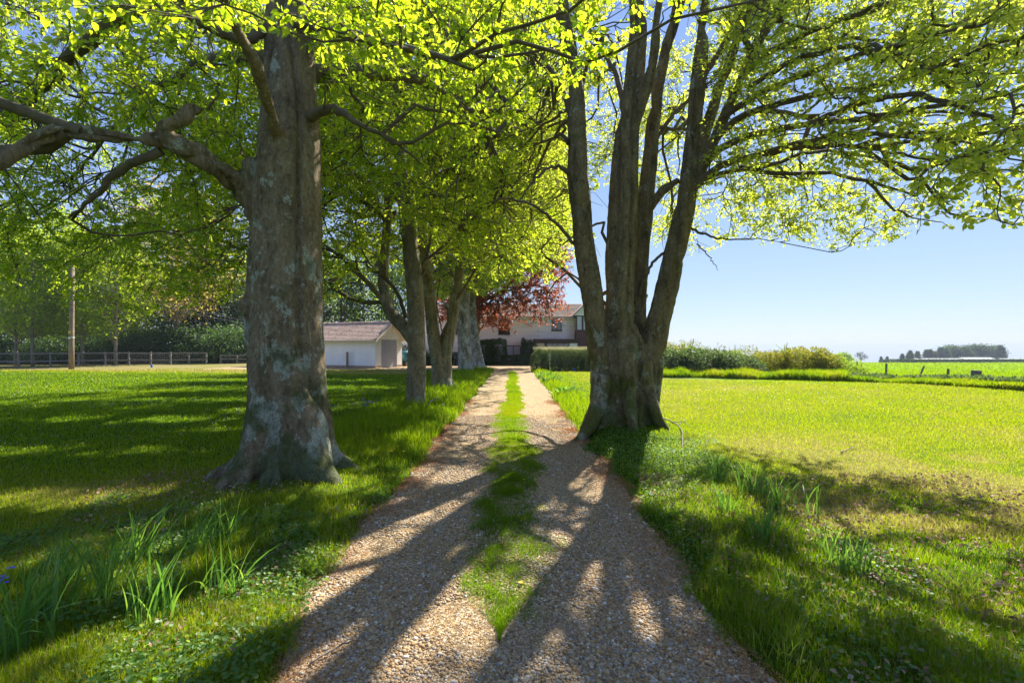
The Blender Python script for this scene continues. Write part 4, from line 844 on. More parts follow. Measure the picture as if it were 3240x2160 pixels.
b = MB(); b.tube([(x0h, -.34, ze-.06), (hx(1815), -.34, ze-.06)], .06, 8); b.build('gutter', M['white_paint'], H)
# bay with dark cladding and gable
bx0, bx1 = hx(1819), hx(1904)
b = MB(); b.box(bx0, -.9, -.1, bx1, 0, hz(1048)); b.build('bay_cladding', M['cladding'], H)
b = MB(); b.box(bx0-.03, -.93, hz(1048)+.003, bx1+.03, 0, hz(1045)); b.box(bx0, -.9, hz(1002), bx1, 0, hz(1000)); b.build('bay_trim', M['brown_frame'], H)
b = MB(); b.box(bx0, -.9, hz(1045), bx0+.1, -.8, hz(1002)); b.box(bx0+.55, -.92, hz(1045), bx0+.7, -.8, hz(1002)); b.box(bx1-.1, -.9, hz(1045), bx1, -.8, hz(1002)); fr = b.build('window_frame', M['brown_frame'], H)
b = MB(); b.box(bx0+.05, -.84, hz(1044), bx1-.05, -.82, hz(1003)); b.build('pane', M['blind'], fr)
b = MB(); zt = hz(1000); b.prism([(bx0-.3, zt), (bx1+.3, zt), ((bx0+bx1)/2, zt+1.5)], 1, -.9, -.82); b.build('gable_wall', M['white_paint'], H)
rg = hz(950)
tile_roof('roof_slope', M['tile_brown'], H, (x0h-.3, -.4, ze-.02), (1, 0, 0), tuple(norm(np.array([0, 3.8, rg-ze]))), 90, 12, x1h-x0h+.6-1.5, math.hypot(3.8, rg-ze), tuple(norm(np.array([0, -(rg-ze), 3.8]))), amp=.07)
b = MB(); b.prism([(-.4, ze-.1), (3.5, rg-.1), (7.4, ze-.1)], 0, x0h-.2, x1h-1.3); b.build('roof_body', M['tile_brown'], H)
b = MB(); zt2 = hz(1000)
for s_ in (-1, 1):
    cx = (bx0+bx1)/2; b.prism([(cx, zt2+1.62), (cx+s_*(bx1-bx0+1.0)/2, zt2-.12), (cx+s_*(bx1-bx0+1.0)/2, zt2-.22), (cx, zt2+1.5)], 1, -1.25, 3.0)
b.build('gable_roof', M['tile_brown'], H)
for yy, n_ in ((6.2, 0),):
    b = MB(); b.box(-5, yy-3.2, rg-.6, -4, yy-2.4, rg+.9); b.build('chimney', M['brick'], H)

# ------------------------------------------------------------------ hedges and shrubs made of leaves on a twiggy core
def leaf_mass(name, mat, label, cat, boxes, n, ls, seed, up=.3, shell=.35, spikes=0, coremat=None, group=None, rough=.12, kind=None):
    """boxes: list of (cx, cy, cz, rx, ry, rz, power) super-ellipsoids resting on the ground"""
    rng = np.random.default_rng(seed); vol = np.array([bx[3]*bx[5]+bx[4]*bx[5]+bx[3]*bx[4] for bx in boxes]); pr = vol/vol.sum()
    o0 = np.array([boxes[0][0], boxes[0][1], 0.]); t = empty(name, tuple(o0), label, cat, group)
    if kind: t['kind'] = kind
    idx = rng.choice(len(boxes), n, p=pr); bx = np.array([b_[:7] for b_ in boxes], float)[idx]
    d = norm(rng.normal(0, 1, (n, 3))); p_ = bx[:, 6:7]; sc = 1/(np.abs(d)**p_).sum(1, keepdims=True)**(1/p_)
    r_ = (1-shell*rng.random((n, 1))**1.6)*(1+rough*(noise3(d*3+idx[:, None]*7.1, seed)[:, None]-.5)*2)
    c_ = bx[:, :3]+d*sc*bx[:, 3:6]*r_; zg = gz(c_[:, 0], c_[:, 1]); k = c_[:, 2] > zg-.02; c_ = c_[k]; d = d[k]
    dd = norm(d*.6+rng.normal(0, .6, c_.shape)+np.array([0, 0, up])); upv = d+rng.normal(0, .7, c_.shape); wv = norm(np.cross(upv, dd)); nn = np.cross(dd, wv)
    L_ = rng.uniform(ls*.6, ls*1.3, (len(c_), 1))
    V = np.stack([c_, c_+dd*L_*.45+wv*L_*.3+nn*L_*.06, c_+dd*L_, c_+dd*L_*.45-wv*L_*.3+nn*L_*.06], 1).reshape(-1, 3)-o0
    q_ = (np.arange(len(c_))*4)[:, None]+np.array([[0, 1, 2, 3]]); link('foliage', mesh_np('foliage', V, [q_], False), mat, t)
    b = MB()
    for bx_ in boxes:
        for _ in range(10):
            a_ = rng.uniform(0, 6.28); e = np.array([bx_[0]+math.cos(a_)*bx_[3]*.7, bx_[1]+math.sin(a_)*bx_[4]*.7, bx_[2]+bx_[5]*.6]); s_ = np.array([bx_[0]+math.cos(a_)*bx_[3]*.3, bx_[1], float(gz(np.array([bx_[0]]), np.array([bx_[1]]))[0])-.05])
            b.tube([s_-o0, (s_+e)/2-o0+np.array([0, 0, .1]), e-o0], [.03, .02, .008], 5, False)
        # dark inner mass of packed twigs
    b.build('stems', M['bark_dark'], t)
    return t
# lonicera hedge right of the drive end (soft light top)
bxs = [(2.0+i*.75, 31.6+.05*i, .72, .75, .85, .86, 3.2) for i in range(0, 11)]
bxs[0] = (1.9, 31.5, .68, .62, .75, .84, 2.4)
hd = leaf_mass('clipped_hedge', M['leaf_lonicera'], 'rounded grey-green clipped hedge with a pale wispy top right of the end of the drive', 'hedge', bxs, 120000, .06, 31, .5, .25)
rng = np.random.default_rng(5); n = 5000; sx = rng.uniform(1.5, 9.8, n); sy = rng.uniform(31.0, 32.4, n); s0 = np.stack([sx, sy, np.full(n, 1.5)], 1); s1 = s0+np.stack([rng.normal(0, .05, n), rng.normal(0, .05, n), rng.uniform(.06, .30, n)], 1)
V = np.stack([s0-[.012, 0, 0], s0+[.012, 0, 0], s1], 1).reshape(-1, 3)-np.array([1.9, 31.5, 0]); link('pale_shoots', mesh_np('pale_shoots', V, [(np.arange(n)*3)[:, None]+np.array([[0, 1, 2]])]), M['shoots'], hd)
# house hedges
leaf_mass('clipped_hedge', M['leaf_hedge'], 'tall square-cut dark green hedge against the left ground floor of the house', 'hedge', [(hx(1535), 42.8, 1.15, .95, .6, 1.25, 6), (hx(1572), 42.8, 1.15, .95, .6, 1.25, 6)], 24000, .09, 32)
leaf_mass('clipped_hedge', M['leaf_hedge'], 'low dark green hedge below the ground floor window of the house', 'hedge', [(hx(1620), 42.6, .3, 1.0, .55, .65, 5), (hx(1665), 42.6, .3, 1.0, .55, .65, 5)], 14000, .09, 33)
leaf_mass('climbing_shrub', M['leaf_hedge'], 'ivy-like green shrub climbing beside the glazed porch', 'shrub', [(hx(1668), 43.2, 1.1, .62, .5, 1.15, 2.6), (hx(1690), 42.9, 1.2, .45, .4, .7, 2), (hx(1655), 43.3, 2.1, .2, .2, .45, 2)], 9000, .10, 34, rough=.3)
leaf_mass('clipped_hedge', M['leaf_hedge'], 'low green hedge seen between the forked tree and the pale bole', 'hedge', [(hx(1440), 42.6, .4, 1.3, .6, .8, 4), (hx(1400), 42.6, .4, 1.3, .6, .8, 4)], 10000, .10, 35)
# bushes on the far right lawn
def rb(px, Y, py_top, wpx, ry, pw=2.4):
    x, y, z = gp(px, Y); top = CH-(py_top-HY)/F*Y; return (x, y, z, wpx/F*Y/2, ry, top-z, pw)
leaf_mass('laurel_bush', M['leaf_laurel'], 'broad mound of glossy dark laurel leaves just right of the multi-stemmed tree', 'bush', [rb(2130, 27, 1106, 190, 1.4), rb(2220, 26.5, 1104, 200, 1.4), rb(2290, 26, 1118, 120, 1.2), rb(2350, 26.5, 1128, 130, 1.1), rb(2050, 28, 1102, 160, 1.4)], 55000, .12, 36, .1)
leaf_mass('flowering_bush', M['leaf_yellow'], 'yellow-green bushy shrub rising behind the glossy laurel mound', 'bush', [rb(2130, 30, 1080, 120, 1.2, 2), rb(2190, 30.5, 1088, 120, 1.0, 2), rb(2330, 30, 1100, 200, 1.0, 2)], 30000, .10, 37, .4, rough=.35)
leaf_mass('golden_hedge', M['leaf_yellow'], 'rounded golden-yellow hedge in the middle of the bushes at the lawn edge', 'hedge', [rb(2440, 27.5, 1114, 170, 1.3), rb(2540, 27.0, 1104, 200, 1.4), rb(2600, 26.5, 1112, 110, 1.2)], 52000, .10, 38, .3, rough=.22)
leaf_mass('bramble_bush', M['leaf_weed'], 'greyish bramble bush at the right end of the golden hedge', 'bush', [rb(2660, 26, 1130, 110, .9, 2), rb(2710, 26, 1150, 90, .7, 2)], 9000, .08, 39, .4, rough=.4)
def spindly(px, Y, py_top, n, label, seed, mat='leaf_weed', w_=.5):
    rng = np.random.default_rng(seed); x, y, z = gp(px, Y); h = CH-(py_top-HY)/F*Y-z; t = empty('tall_shrub', (x, y, z), label, 'shrub'); b = MB(); tw = []
    for i in range(n):
        a_ = rng.uniform(0, 6.28); r_ = w_*rng.uniform(.2, 1); hh = h*rng.uniform(.75, 1); Pq = polyline_resample([(0, 0, 0), (math.cos(a_)*r_*.4, math.sin(a_)*r_*.4, hh*.6), (math.cos(a_)*r_, math.sin(a_)*r_, hh)], 5)
        b.tube(Pq, [.025, .02, .014, .01, .006], 4, False); tw.append(Pq[2:])
        for k in range(4):
            e = Pq[3]+rng.normal(0, .22, 3); tw.append(np.array([Pq[3], (Pq[3]+e)/2, e])); b.tube(tw[-1], .006, 3, False)
    b.build('stems', M['bark_wood'], t); V, q_ = leaves(rng, np.array(tw), per=7, L0=.06, L1=.12, spread=.03, mode='flat', droop=.1); link('foliage', mesh_np('foliage', V, [q_]), M[mat], t)
spindly(2175, 29, 1068, 14, 'wispy shrub sticking up behind the laurel mound', 41, w_=1.3)
spindly(2330, 28.5, 1085, 9, 'thin leafy shoots rising between the laurel and the golden hedge', 42, w_=.8)
spindly(2482, 27.5, 1080, 6, 'leafy sapling top poking above the left part of the golden hedge', 43, w_=.4)
spindly(2630, 26.5, 1106, 2, 'single shoot rising at the right end of the golden hedge', 44, w_=.08)

# rough grass and weeds along the right lawn edge (uncountable)
def clump_blades(rng, xs_, ys_, h, wdt, tint, lean=.35, zoff=0, droop=0):
    n = len(xs_); z = gz(xs_, ys_)+zoff; a = rng.uniform(0, 2*np.pi, n); la = rng.uniform(0, 2*np.pi, n); lr = h*rng.uniform(0, 1, n)*lean
    c_ = np.stack([xs_, ys_, z], 1); wv = np.stack([np.cos(a), np.sin(a), 0*a], 1)*np.asarray(wdt)[:, None]*.5; ld = np.stack([np.cos(la)*lr, np.sin(la)*lr, 0*la], 1)
    up = np.zeros((n, 3)); up[:, 2] = h
    V = np.stack([c_-wv, c_+wv, c_+wv*.75+up*.55+ld*.35, c_-wv*.75+up*.55+ld*.35, c_+up*(1-droop)+ld], 1).reshape(-1, 3)
    b_ = (np.arange(n)*5)[:, None]
    return V, b_+np.array([[0, 1, 2, 3]]), b_+np.array([[3, 2, 4]]), np.repeat(tint, 5)
def blades_obj(name, parts, mat, kind='stuff', label=None, cat=None):
    Vs, Q, T, A, off = [], [], [], [], 0
    for V, q_, t_, a_ in parts: Vs.append(V); Q.append(q_+off); T.append(t_+off); A.append(a_); off += len(V)
    o = link(name, mesh_np(name, np.concatenate(Vs), [np.concatenate(Q), np.concatenate(T)], False, {'tint': np.concatenate(A)}), mat)
    return tag(o, label, cat, None, kind)
rng = np.random.default_rng(71)
def in_poly_band(px, Y0, Y1, n):
    Yv = rng.uniform(0, 1, n); pxv = rng.uniform(px[0], px[1], n); y = np.interp(pxv, *Y0)*(1-Yv)+np.interp(pxv, *Y1)*Yv; return (pxv-1620)/F*y, y
x_, y_ = in_poly_band((2040, 3500), ([2000, 2400, 2700, 3240, 3500], [24.8, 23.4, 21.6, 16.4, 14.8]), ([2000, 2400, 2700, 3240, 3500], [28, 27.5, 25.5, 19.6, 17.5]), 95000)
y_ = y_+1.6*(noise2(x_, x_*0, .7, 49, 3)-.5); hN = noise2(x_, y_, 1.1, 50, 3); k = hN > .25; x_, y_, hN = x_[k], y_[k], hN[k]
blades_obj('rough_grass', [clump_blades(rng, x_, y_, .12+np.where(1620+x_/y_*F > 2680, .34, .75)*hN*rng.uniform(.45, 1, len(x_)), np.full(len(x_), .032), np.clip(-.05+.35*rng.random(len(x_))+.9*(noise2(x_, y_, .9, 54, 3)-.3), 0, .75), .6)], M['grass_blade'], label='bright rough grass growing along the far edge of the right lawn', cat='grass')
x_, y_ = in_poly_band((2250, 3500), ([2200, 2700, 3240, 3500], [24.4, 22.4, 17.2, 15.5]), ([2200, 2700, 3240, 3500], [26.5, 24.8, 19.4, 17.6]), 30000)
hN = noise2(x_, y_, 1.4, 52, 2); k = hN > .35; x_, y_, hN = x_[k], y_[k], hN[k]; n = len(x_)
c_ = np.stack([x_, y_, gz(x_, y_)+.42*hN*rng.uniform(.2, 1, n)], 1); d = norm(rng.normal(0, 1, (n, 3))+[0, 0, .6]); wv = norm(np.cross(d, rng.normal(0, 1, (n, 3)))); L_ = rng.uniform(.08, .24, (n, 1))
V = np.stack([c_, c_+d*L_*.5+wv*L_*.28, c_+d*L_, c_+d*L_*.5-wv*L_*.28], 1).reshape(-1, 3)
tag(link('weeds', mesh_np('weeds', V, [(np.arange(n)*4)[:, None]+np.array([[0, 1, 2, 3]])]), M['leaf_laurel']), 'broad-leaved dock and nettle weeds along the field boundary', 'weeds', None, 'stuff')
# old fence posts
M['old_post'] = plain('old_post', (.17, .145, .12), .9, .3, 6, bumps=.01)
for i, (px, Y, pyt, wd, tilt, lab) in enumerate([(2711, 26.5, 1143, .09, 0, 'dark upright fence post nearest the golden hedge at the field edge'), (2803, 25, 1150, .10, .03, 'dark fence post second from the hedge along the field edge'), (2903, 23, 1158, .08, .45, 'tilted old fence post leaning right at the field edge'),
                                          (2998, 21.8, 1166, .10, .06, 'thin upright fence post between the leaning post and the wide stump post'), (3087, 20.6, 1171, .36, .05, 'wide squat weathered post stump at the field edge')]):
    x, y, z = gp(px, Y); h = CH-(pyt-HY)/F*Y-z; b = MB(); n_ = 12; Pq = [(0, 0, -.1), (tilt*h*.5, 0, h*.5), (tilt*h*.98, 0, h*.98), (tilt*h, 0, h)]
    b.tube(Pq, [wd*.55, wd*.52, wd*.5, wd*.42], 9); o = b.build('fence_post', M['old_post']); o.location = (x, y, z); tag(o, lab, 'post')

# ------------------------------------------------------------------ far right: field hedge, barns, conifers, bare tree
def dist_pt(px, Y): return gp(px, Y)
leaf_mass('field_hedge', M['leaf_dark'], 'long dark trimmed hedge line at the far side of the green field', 'hedge', [((px-1620)/F*205, 205, float(gz(np.array([(px-1620)/F*205.]), np.array([205.]))[0])+.7, 7.5, .8, .95, 6) for px in range(2850, 3560, 60)], 40000, .55, 51, .1, .3)
M['barn_roof'] = plain('barn_roof', (.27, .28, .29), .7, .15, .3); M['barn_wall'] = plain('barn_wall', (.20, .22, .22), .8, .1, .3); M['rooflight'] = plain('rooflight', (.75, .78, .8), .5, .05, 1)
def barn(px0, px1, Y, pe, pr, label, lights=False, dep=14):
    a_ = (px0-1620)/F*Y; c_ = (px1-1620)/F*Y; zE = CH-(pe-HY)/F*Y; zR = CH-(pr-HY)/F*(Y+dep/2); t = empty('barn', ((a_+c_)/2, Y, zE-3), label, 'barn'); W_ = (c_-a_)/2
    b = MB(); b.prism([(0, -3), (dep, -3), (dep, 3), (dep/2, zR-zE+2.9), (0, 3)], 0, -W_, W_); b.build('wall', M['barn_wall'], t)
    b = MB()
    for s_ in (0, 1):
        Yf = (lambda y: y) if s_ == 0 else (lambda y: dep-y)
        b.prism([(Yf(-.5), 2.95), (Yf(dep/2), zR-zE+3.0), (Yf(dep/2), zR-zE+3.15), (Yf(-.5), 3.1)], 0, -W_-.5, W_+.5)
    rf = b.build('roof', M['barn_roof'], t)
    if lights:
        n_ = 6; 
        for i in range(n_):
            xc = -W_+2*W_*(i+.5)/n_; b = MB(); hh = zR-zE; b.add([(xc-1.2, dep*.12, 3.18+hh*.24), (xc+1.2, dep*.12, 3.18+hh*.24), (xc+1.2, dep*.42, 3.18+hh*.84), (xc-1.2, dep*.42, 3.18+hh*.84)], [(0, 1, 2, 3)]); b.build('rooflight', M['rooflight'], rf)
barn(2925, 3072, 262, 1143, 1134, 'long low grey barn roof without rooflights beyond the green field')
barn(3072, 3170, 266, 1142, 1131, 'grey barn with bright rooflights in front of the tall cypresses', True)
barn(3200, 3330, 262, 1143, 1134, 'grey farm building roof at the right edge beyond the field')
pcy = proto_tree(111, 15, 8.5, 1.0, 110, 14000, .9, M['leaf_dark'], M['bark_dark'], .6, 'cypress_tree')
place_all(pcy, [(gp(3025, 300), 0, (.85, .85, .8), 'large dark cypress, the left of the two big ones behind the barns', 'tree'), (gp(3105, 305), 1.5, (1.2, 1, .86), 'largest and widest dark cypress behind the barn with rooflights', 'tree')])
pcf = proto_tree(112, 9, 2.6, .3, 60, 6000, .5, M['leaf_dark'], M['bark_dark'], .25, 'conifer_tree', shape='cone')
cf = [(2855, 270, .62, 'round little conifer, leftmost of the group left of the barns'), (2872, 272, .6, 'small conifer second from left in the group left of the barns'), (2880, 275, .85, 'pointed conifer third from left in the group left of the barns'), (2903, 272, .8, 'broad small conifer above the left end of the long barn'),
      (2931, 285, .95, 'conifer behind the left end of the long barn roof'), (2943, 285, .98, 'narrow pointed conifer behind the long barn roof'), (2956, 286, .85, 'low conifer behind the middle of the long barn roof'),
      (2976, 288, 1.15, 'taller conifer just left of the big cypresses'), (2992, 288, 1.1, 'conifer touching the left big cypress'), (3166, 292, 1.35, 'spiky conifer at the right of the big cypresses'),
      (2788, 262, .42, 'small isolated conifer on the field skyline, left one of the pair'), (2807, 262, .42, 'small isolated conifer on the field skyline, right one of the pair')]
place_all(pcf, [((lambda g_: (g_[0], g_[1], g_[2]))(gp(px, Y)), i*1.7, s_, lab, 'tree') for i, (px, Y, s_, lab) in enumerate(cf)])
# bare tree on the skyline
rng = np.random.default_rng(9); x, y, z = gp(2724, 250); t = empty('bare_tree', (x, y, z), 'leafless round-headed tree standing alone on the skyline beyond the field', 'tree'); b = MB()
def rec(p, d, L_, r_, lv):
    e = p+d*L_; b.tube([p, (p+e)/2+rng.normal(0, .04*L_, 3), e], [r_, r_*.8, r_*.62], 5 if lv < 2 else 3, False)
    if lv >= 5: return
    for k in range(3 if lv else 6):
        nd = norm(d+rng.normal(0, .62, 3)+np.array([0, 0, .1])); rec(p+d*L_*rng.uniform(.55, 1) if k else e, nd, L_*rng.uniform(.62, .85), r_*.6, lv+1)
rec(np.array([0, 0, -.2]), np.array([0, 0, 1.]), 2.4, .32, 0); b.build('trunk', M['bark_wood'], t)
leaf_mass('field_bush', M['leaf_weed'], 'small rounded green bush left of the bare tree on the skyline', 'bush', [((2665-1620)/F*120, 120, float(gz(np.array([(2665-1620)/F*120]), np.array([120.]))[0])+.5, 2.6, 1.5, 2.9, 2)], 5000, .3, 55, rough=.3)
# hazy far trees in the valley: one mass nobody could count
rng = np.random.default_rng(19); n = 9000; nb = 260; bx = rng.uniform(300, 3600, nb); by = rng.uniform(700, 2600, nb); br = rng.uniform(6, 16, nb); i_ = rng.integers(0, nb, n)
d = norm(rng.normal(0, 1, (n, 3))); c_ = np.stack([bx[i_], by[i_], gz(bx[i_], by[i_])+br[i_]*.5], 1)+d*br[i_][:, None]*[1.6, 1.6, .7]*rng.uniform(.6, 1, (n, 1)); wv = norm(np.cross(d, rng.normal(0, 1, (n, 3)))); u_ = np.cross(d, wv); s_ = br[i_][:, None]*.28
V = np.stack([c_-wv*s_, c_-u_*s_, c_+wv*s_, c_+u_*s_], 1).reshape(-1, 3); tag(link('distant_woods', mesh_np('distant_woods', V, [(np.arange(n)*4)[:, None]+np.array([[0, 1, 2, 3]])]), M['leaf_dark']), 'hazy far-off woods in the valley', 'woods', None, 'stuff')

# ------------------------------------------------------------------ grass
rng = np.random.default_rng(77)
def cam_samples(n, y0, y1, half=1.28):
    y = np.exp(rng.uniform(math.log(y0), math.log(y1), n)); x = rng.uniform(-half, half, n)*y+rng.normal(0, .2, n); return x, y
def keep_off(x, y):
    offd = (x < edgeL(y)-.0) | (x > edgeR(y)+.0)
    offd &= ~((y > 33.2) & (x < 3))
    g_ = (np.array([x-GC[0], y-GC[1]])); ca, sa = math.cos(-ga), math.sin(-ga); lx = g_[0]*ca+g_[1]*sa; ly = -g_[0]*sa+g_[1]*ca
    offd &= ~((lx > -Lw) & (lx < 6) & (ly > 0))
    return offd & ((x+2.75)**2+(y-5.6)**2 > .2) & ((x-2.1)**2+(y-8.8)**2 > .4)
parts = []
x, y = cam_samples(620000, 1.75, 44)
k = keep_off(x, y) & ~((x > 6) & (y > 22.5)); x, y = x[k], y[k]
D = dryness(x, y); sc = np.clip(y/4.0, .7, 9)
cl = noise2(x, y, 2.3, 61, 3)
dl = edgeL(y)-x; drr = x-edgeR(y)
verge = np.where(dl > 0, (1-sst(1.6, 2.6, dl))*sst(5.5, 8, y), 0)+np.where(drr > 0, (1-sst(.7, 1.1, drr))*sst(9, 11, y), 0)
rough = np.where(drr > 0, sst(1.6, 0, np.abs(y-3.2)-1.5+0*x)*(1-sst(4, 5.5, x+0*y)), 0)*1.0+np.where((dl > 0) & (y < 4.6), 1-sst(2.2, 3.2, dl), 0)
h = .028+.018*rng.random(len(x))+.14*verge*(.4+cl)+.07*rough*(cl > .52)*(cl)
h = h*(1+.02*y)
h = np.where(D > .7, h*.6, h)
tint = np.clip(D*.85+rng.normal(0, 1, len(x))*(.15-.08*sst(7, 10, y))+.10-.22*verge*0, 0, 1)
tint = np.where(rng.random(len(x)) < .015+.10*(1-sst(4, 8, y)), .85, tint)
h = h*np.where((x > 2.6) & (y < 7), .75, 1)
parts.append(clump_blades(rng, x, y, h*rng.uniform(.6, 1.25, len(x)), .0042*sc*rng.uniform(.7, 1.4, len(x)), tint, .75))
# strip down the middle of the drive
x, y = cam_samples(130000, 2.5, 31.5, .25); u = rng.uniform(-1, 1, len(y)); x = strip_mid(y)+u*strip_half(y)*1.35
cl = noise2(x, y, 3.2, 64, 3); k = (rng.random(len(y)) < np.clip((cl*.7+.12+.22*rng.random(len(y))-.12-.34*np.abs(u)**2+.10*(y > 7))*2.0, 0, 1)**1.5); x, y, cl = x[k], y[k], cl[k]
t_ = np.clip(.02+.10*sst(4, 8, y)+.5*(noise2(x, y, 1.1, 65)-.35)*sst(3, 9, y)+rng.normal(0, .08, len(x)), 0, 1)
parts.append(clump_blades(rng, x, y, (.03+.06*np.clip((cl-.45)*3, 0, 1)*(1-.7*sst(4, 7, y)))*(1-.55*np.abs(u[k])**2)*rng.uniform(.6, 1.3, len(x)), .0042*np.clip(y/4, .7, 8), t_, .8, drive_z(x, y)-gz(x, y)-.004))
blades_obj('grass', parts, M['grass_blade'], label='green lawn, verge and drive-strip grass', cat='grass')
# low leafy ground cover on both banks near the camera
n = 52000; x1 = rng.uniform(-4.2, -1.2, n//2); y1 = rng.uniform(1.9, 4.9, n//2); x2 = rng.uniform(1.1, 5.0, n//2); y2 = rng.uniform(1.9, 8.0, n//2)
x = np.concatenate([x1, x2]); y = np.concatenate([y1, y2]); cl = noise2(x, y, 1.5, 81, 3)
dd_ = np.where(x > 0, np.abs(x-1.75-.1*y*0), 0)
k = keep_off(x, y) & np.where(x < 0, cl+.12*(rng.random(len(x))-.5) > .50, cl+.12*(rng.random(len(x))-.5) > .38+.24*np.clip(dd_-.3, 0, 2)) & (dryness(x, y) < .62); x, y, cl = x[k], y[k], cl[k]; n = len(x)
c_ = np.stack([x, y, gz(x, y)+.01+rng.random(n)*.09*cl], 1); d = norm(rng.normal(0, 1, (n, 3))*[1, 1, .35]); up = rng.normal(0, .4, (n, 3))+[0, 0, 1]; wv = norm(np.cross(up, d)); nn = np.cross(d, wv); L_ = rng.uniform(.014, .030, (n, 1))
V = np.stack([c_, c_+d*L_*.35+wv*L_*.5+nn*L_*.1, c_+d*L_*.8+wv*L_*.35, c_+d*L_, c_+d*L_*.8-wv*L_*.35, c_+d*L_*.35-wv*L_*.5+nn*L_*.1], 1).reshape(-1, 3)
b_ = (np.arange(n)*6)[:, None]
tag(link('ground_cover', mesh_np('ground_cover', V, [np.concatenate([b_+np.array([[0, 1, 2, 3]]), b_+np.array([[0, 3, 4, 5]])])]), M['leaf_cover']), 'small creeping leaves covering the banks beside the drive', 'ground cover', None, 'stuff')
# pale crop blades in the far field
x, y = np.exp(rng.uniform(math.log(24), math.log(200), 60000)), None
yy = x; x = rng.uniform(.62, 1.35, 60000)*yy; k = (x > 16) & (yy > 21.5+0*x) & (noise2(x, yy, .12, 85, 3) > .42); x, yy = x[k], yy[k]
blades_obj('field_crop', [clump_blades(rng, x, yy, .10+.004*yy*rng.uniform(.5, 1, len(x)), .03*yy/24, np.clip(.12+.25*rng.random(len(x)), 0, 1), .8)], M['grass_blade'], label='young green crop growing in the far field', cat='crop')

# ------------------------------------------------------------------ pebbles, bud scales, litter
t_ = (1+5**.5)/2; ico = norm(np.array([(-1, t_, 0), (1, t_, 0), (-1, -t_, 0), (1, -t_, 0), (0, -1, t_), (0, 1, t_), (0, -1, -t_), (0, 1, -t_), (t_, 0, -1), (t_, 0, 1), (-t_, 0, -1), (-t_, 0, 1)], float))
icf = np.array([(0, 11, 5), (0, 5, 1), (0, 1, 7), (0, 7, 10), (0, 10, 11), (1, 5, 9), (5, 11, 4), (11, 10, 2), (10, 7, 6), (7, 1, 8), (3, 9, 4), (3, 4, 2), (3, 2, 6), (3, 6, 8), (3, 8, 9), (4, 9, 5), (2, 4, 11), (6, 2, 10), (8, 6, 7), (9, 8, 1)])
rng = np.random.default_rng(88); n = 160000; y = np.exp(rng.uniform(math.log(1.9), math.log(11), n)); x = edgeL(y)-.05+rng.random(n)*(edgeR(y)-edgeL(y)+.12)
bare = noise2(x, y, 1.1, 90, 3)+.10*sst(3.0, 2.1, y); st = np.abs(x-strip_mid(y)) < strip_half(y)*.75
thin = rng.random(n) < .75; k = ((bare < .48+.3*rng.random(n)) | thin) & (~st | (rng.random(n) < .45)); x, y = x[k], y[k]; n = len(x)
s = rng.lognormal(math.log(.0070), .35, n)*np.clip(.75+y*.05, .8, 1.3)*np.where(rng.random(n) < .015, 1.5, 1); s = np.minimum(s, .017); s = np.where(bare[k] > .64, s*.42, s)
sc3 = np.stack([s*rng.uniform(.9, 1.5, n), s*rng.uniform(.8, 1.1, n), s*rng.uniform(.45, .75, n)], 1); a = rng.uniform(0, 6.28, n)
Vp = ico[None]*sc3[:, None]*rng.uniform(.82, 1.15, (n, 12, 1)); ca, sa = np.cos(a)[:, None], np.sin(a)[:, None]
Vp = np.stack([Vp[..., 0]*ca-Vp[..., 1]*sa, Vp[..., 0]*sa+Vp[..., 1]*ca, Vp[..., 2]], -1)+np.stack([x, y, drive_z(x, y)+s*.3], 1)[:, None]
m, nt, N, L, B, O = newmat('pebble'); gg = N.new('ShaderNodeNewGeometry')
r = ramp(N, [(0, (.18, .11, .05)), (.2, (.34, .20, .07)), (.42, (.42, .27, .115)), (.62, (.50, .36, .18)), (.78, (.38, .31, .21)), (.9, (.25, .22, .18)), (1, (.76, .69, .55))]); L.new(gg.outputs['Random Per Island'], r.inputs[0])
nz = tex(N, L, 'Noise', 120, detail=3); r2 = ramp(N, [(.3, (.7, .7, .7)), (.7, (1.0, 1.0, 1.0))]); L.new(nz.outputs[0], r2.inputs[0]); L.new(mixc(N, L, 1., r.outputs[0], r2.outputs[0], 'MULTIPLY'), B.inputs['Base Color']); B.inputs['Roughness'].default_value = .7
tag(link('gravel', mesh_np('gravel', Vp.reshape(-1, 3), [((np.arange(n)*12)[:, None, None]+icf[None]).reshape(-1, 3)], True), m), 'loose tan and grey pebbles lying on the drive', 'gravel', None, 'stuff')
M['husk'] = leafmat('husk', [(.32, .13, .04), (.46, .22, .07), (.38, .22, .11)], [(.4, .15, .04), (.5, .2, .05)], .25, .05)
n = 62000; y = np.exp(rng.uniform(math.log(1.9), math.log(14), n)); sd = rng.random(n) < .5
off = np.abs(rng.normal(0, .19, n))-.10; x = np.where(sd, edgeL(y)+off, edgeR(y)-off+.02); mid = rng.random(n) < .10+.22*(1-sst(2.6, 4.2, y)); x = np.where(mid, rng.uniform(-1.1, 1.1, n), x)
k = noise2(x, y, 2.6, 95, 3)+.2*(rng.random(n)-.5) > .47; x, y = x[k], y[k]; n = len(x); z = np.maximum(drive_z(x, y), gz(x, y))+.008+rng.random(n)*.012
c_ = np.stack([x, y, z], 1); d = norm(rng.normal(0, 1, (n, 3))*[1, 1, .3]); wv = norm(np.cross(rng.normal(0, .5, (n, 3))+[0, 0, 1], d)); L_ = rng.uniform(.008, .018, (n, 1))*np.clip(y/4, .8, 2.4)[:, None]
V = np.stack([c_, c_+d*L_*.5+wv*L_*.16+[0, 0, .003], c_+d*L_, c_+d*L_*.5-wv*L_*.16+[0, 0, .003]], 1).reshape(-1, 3)
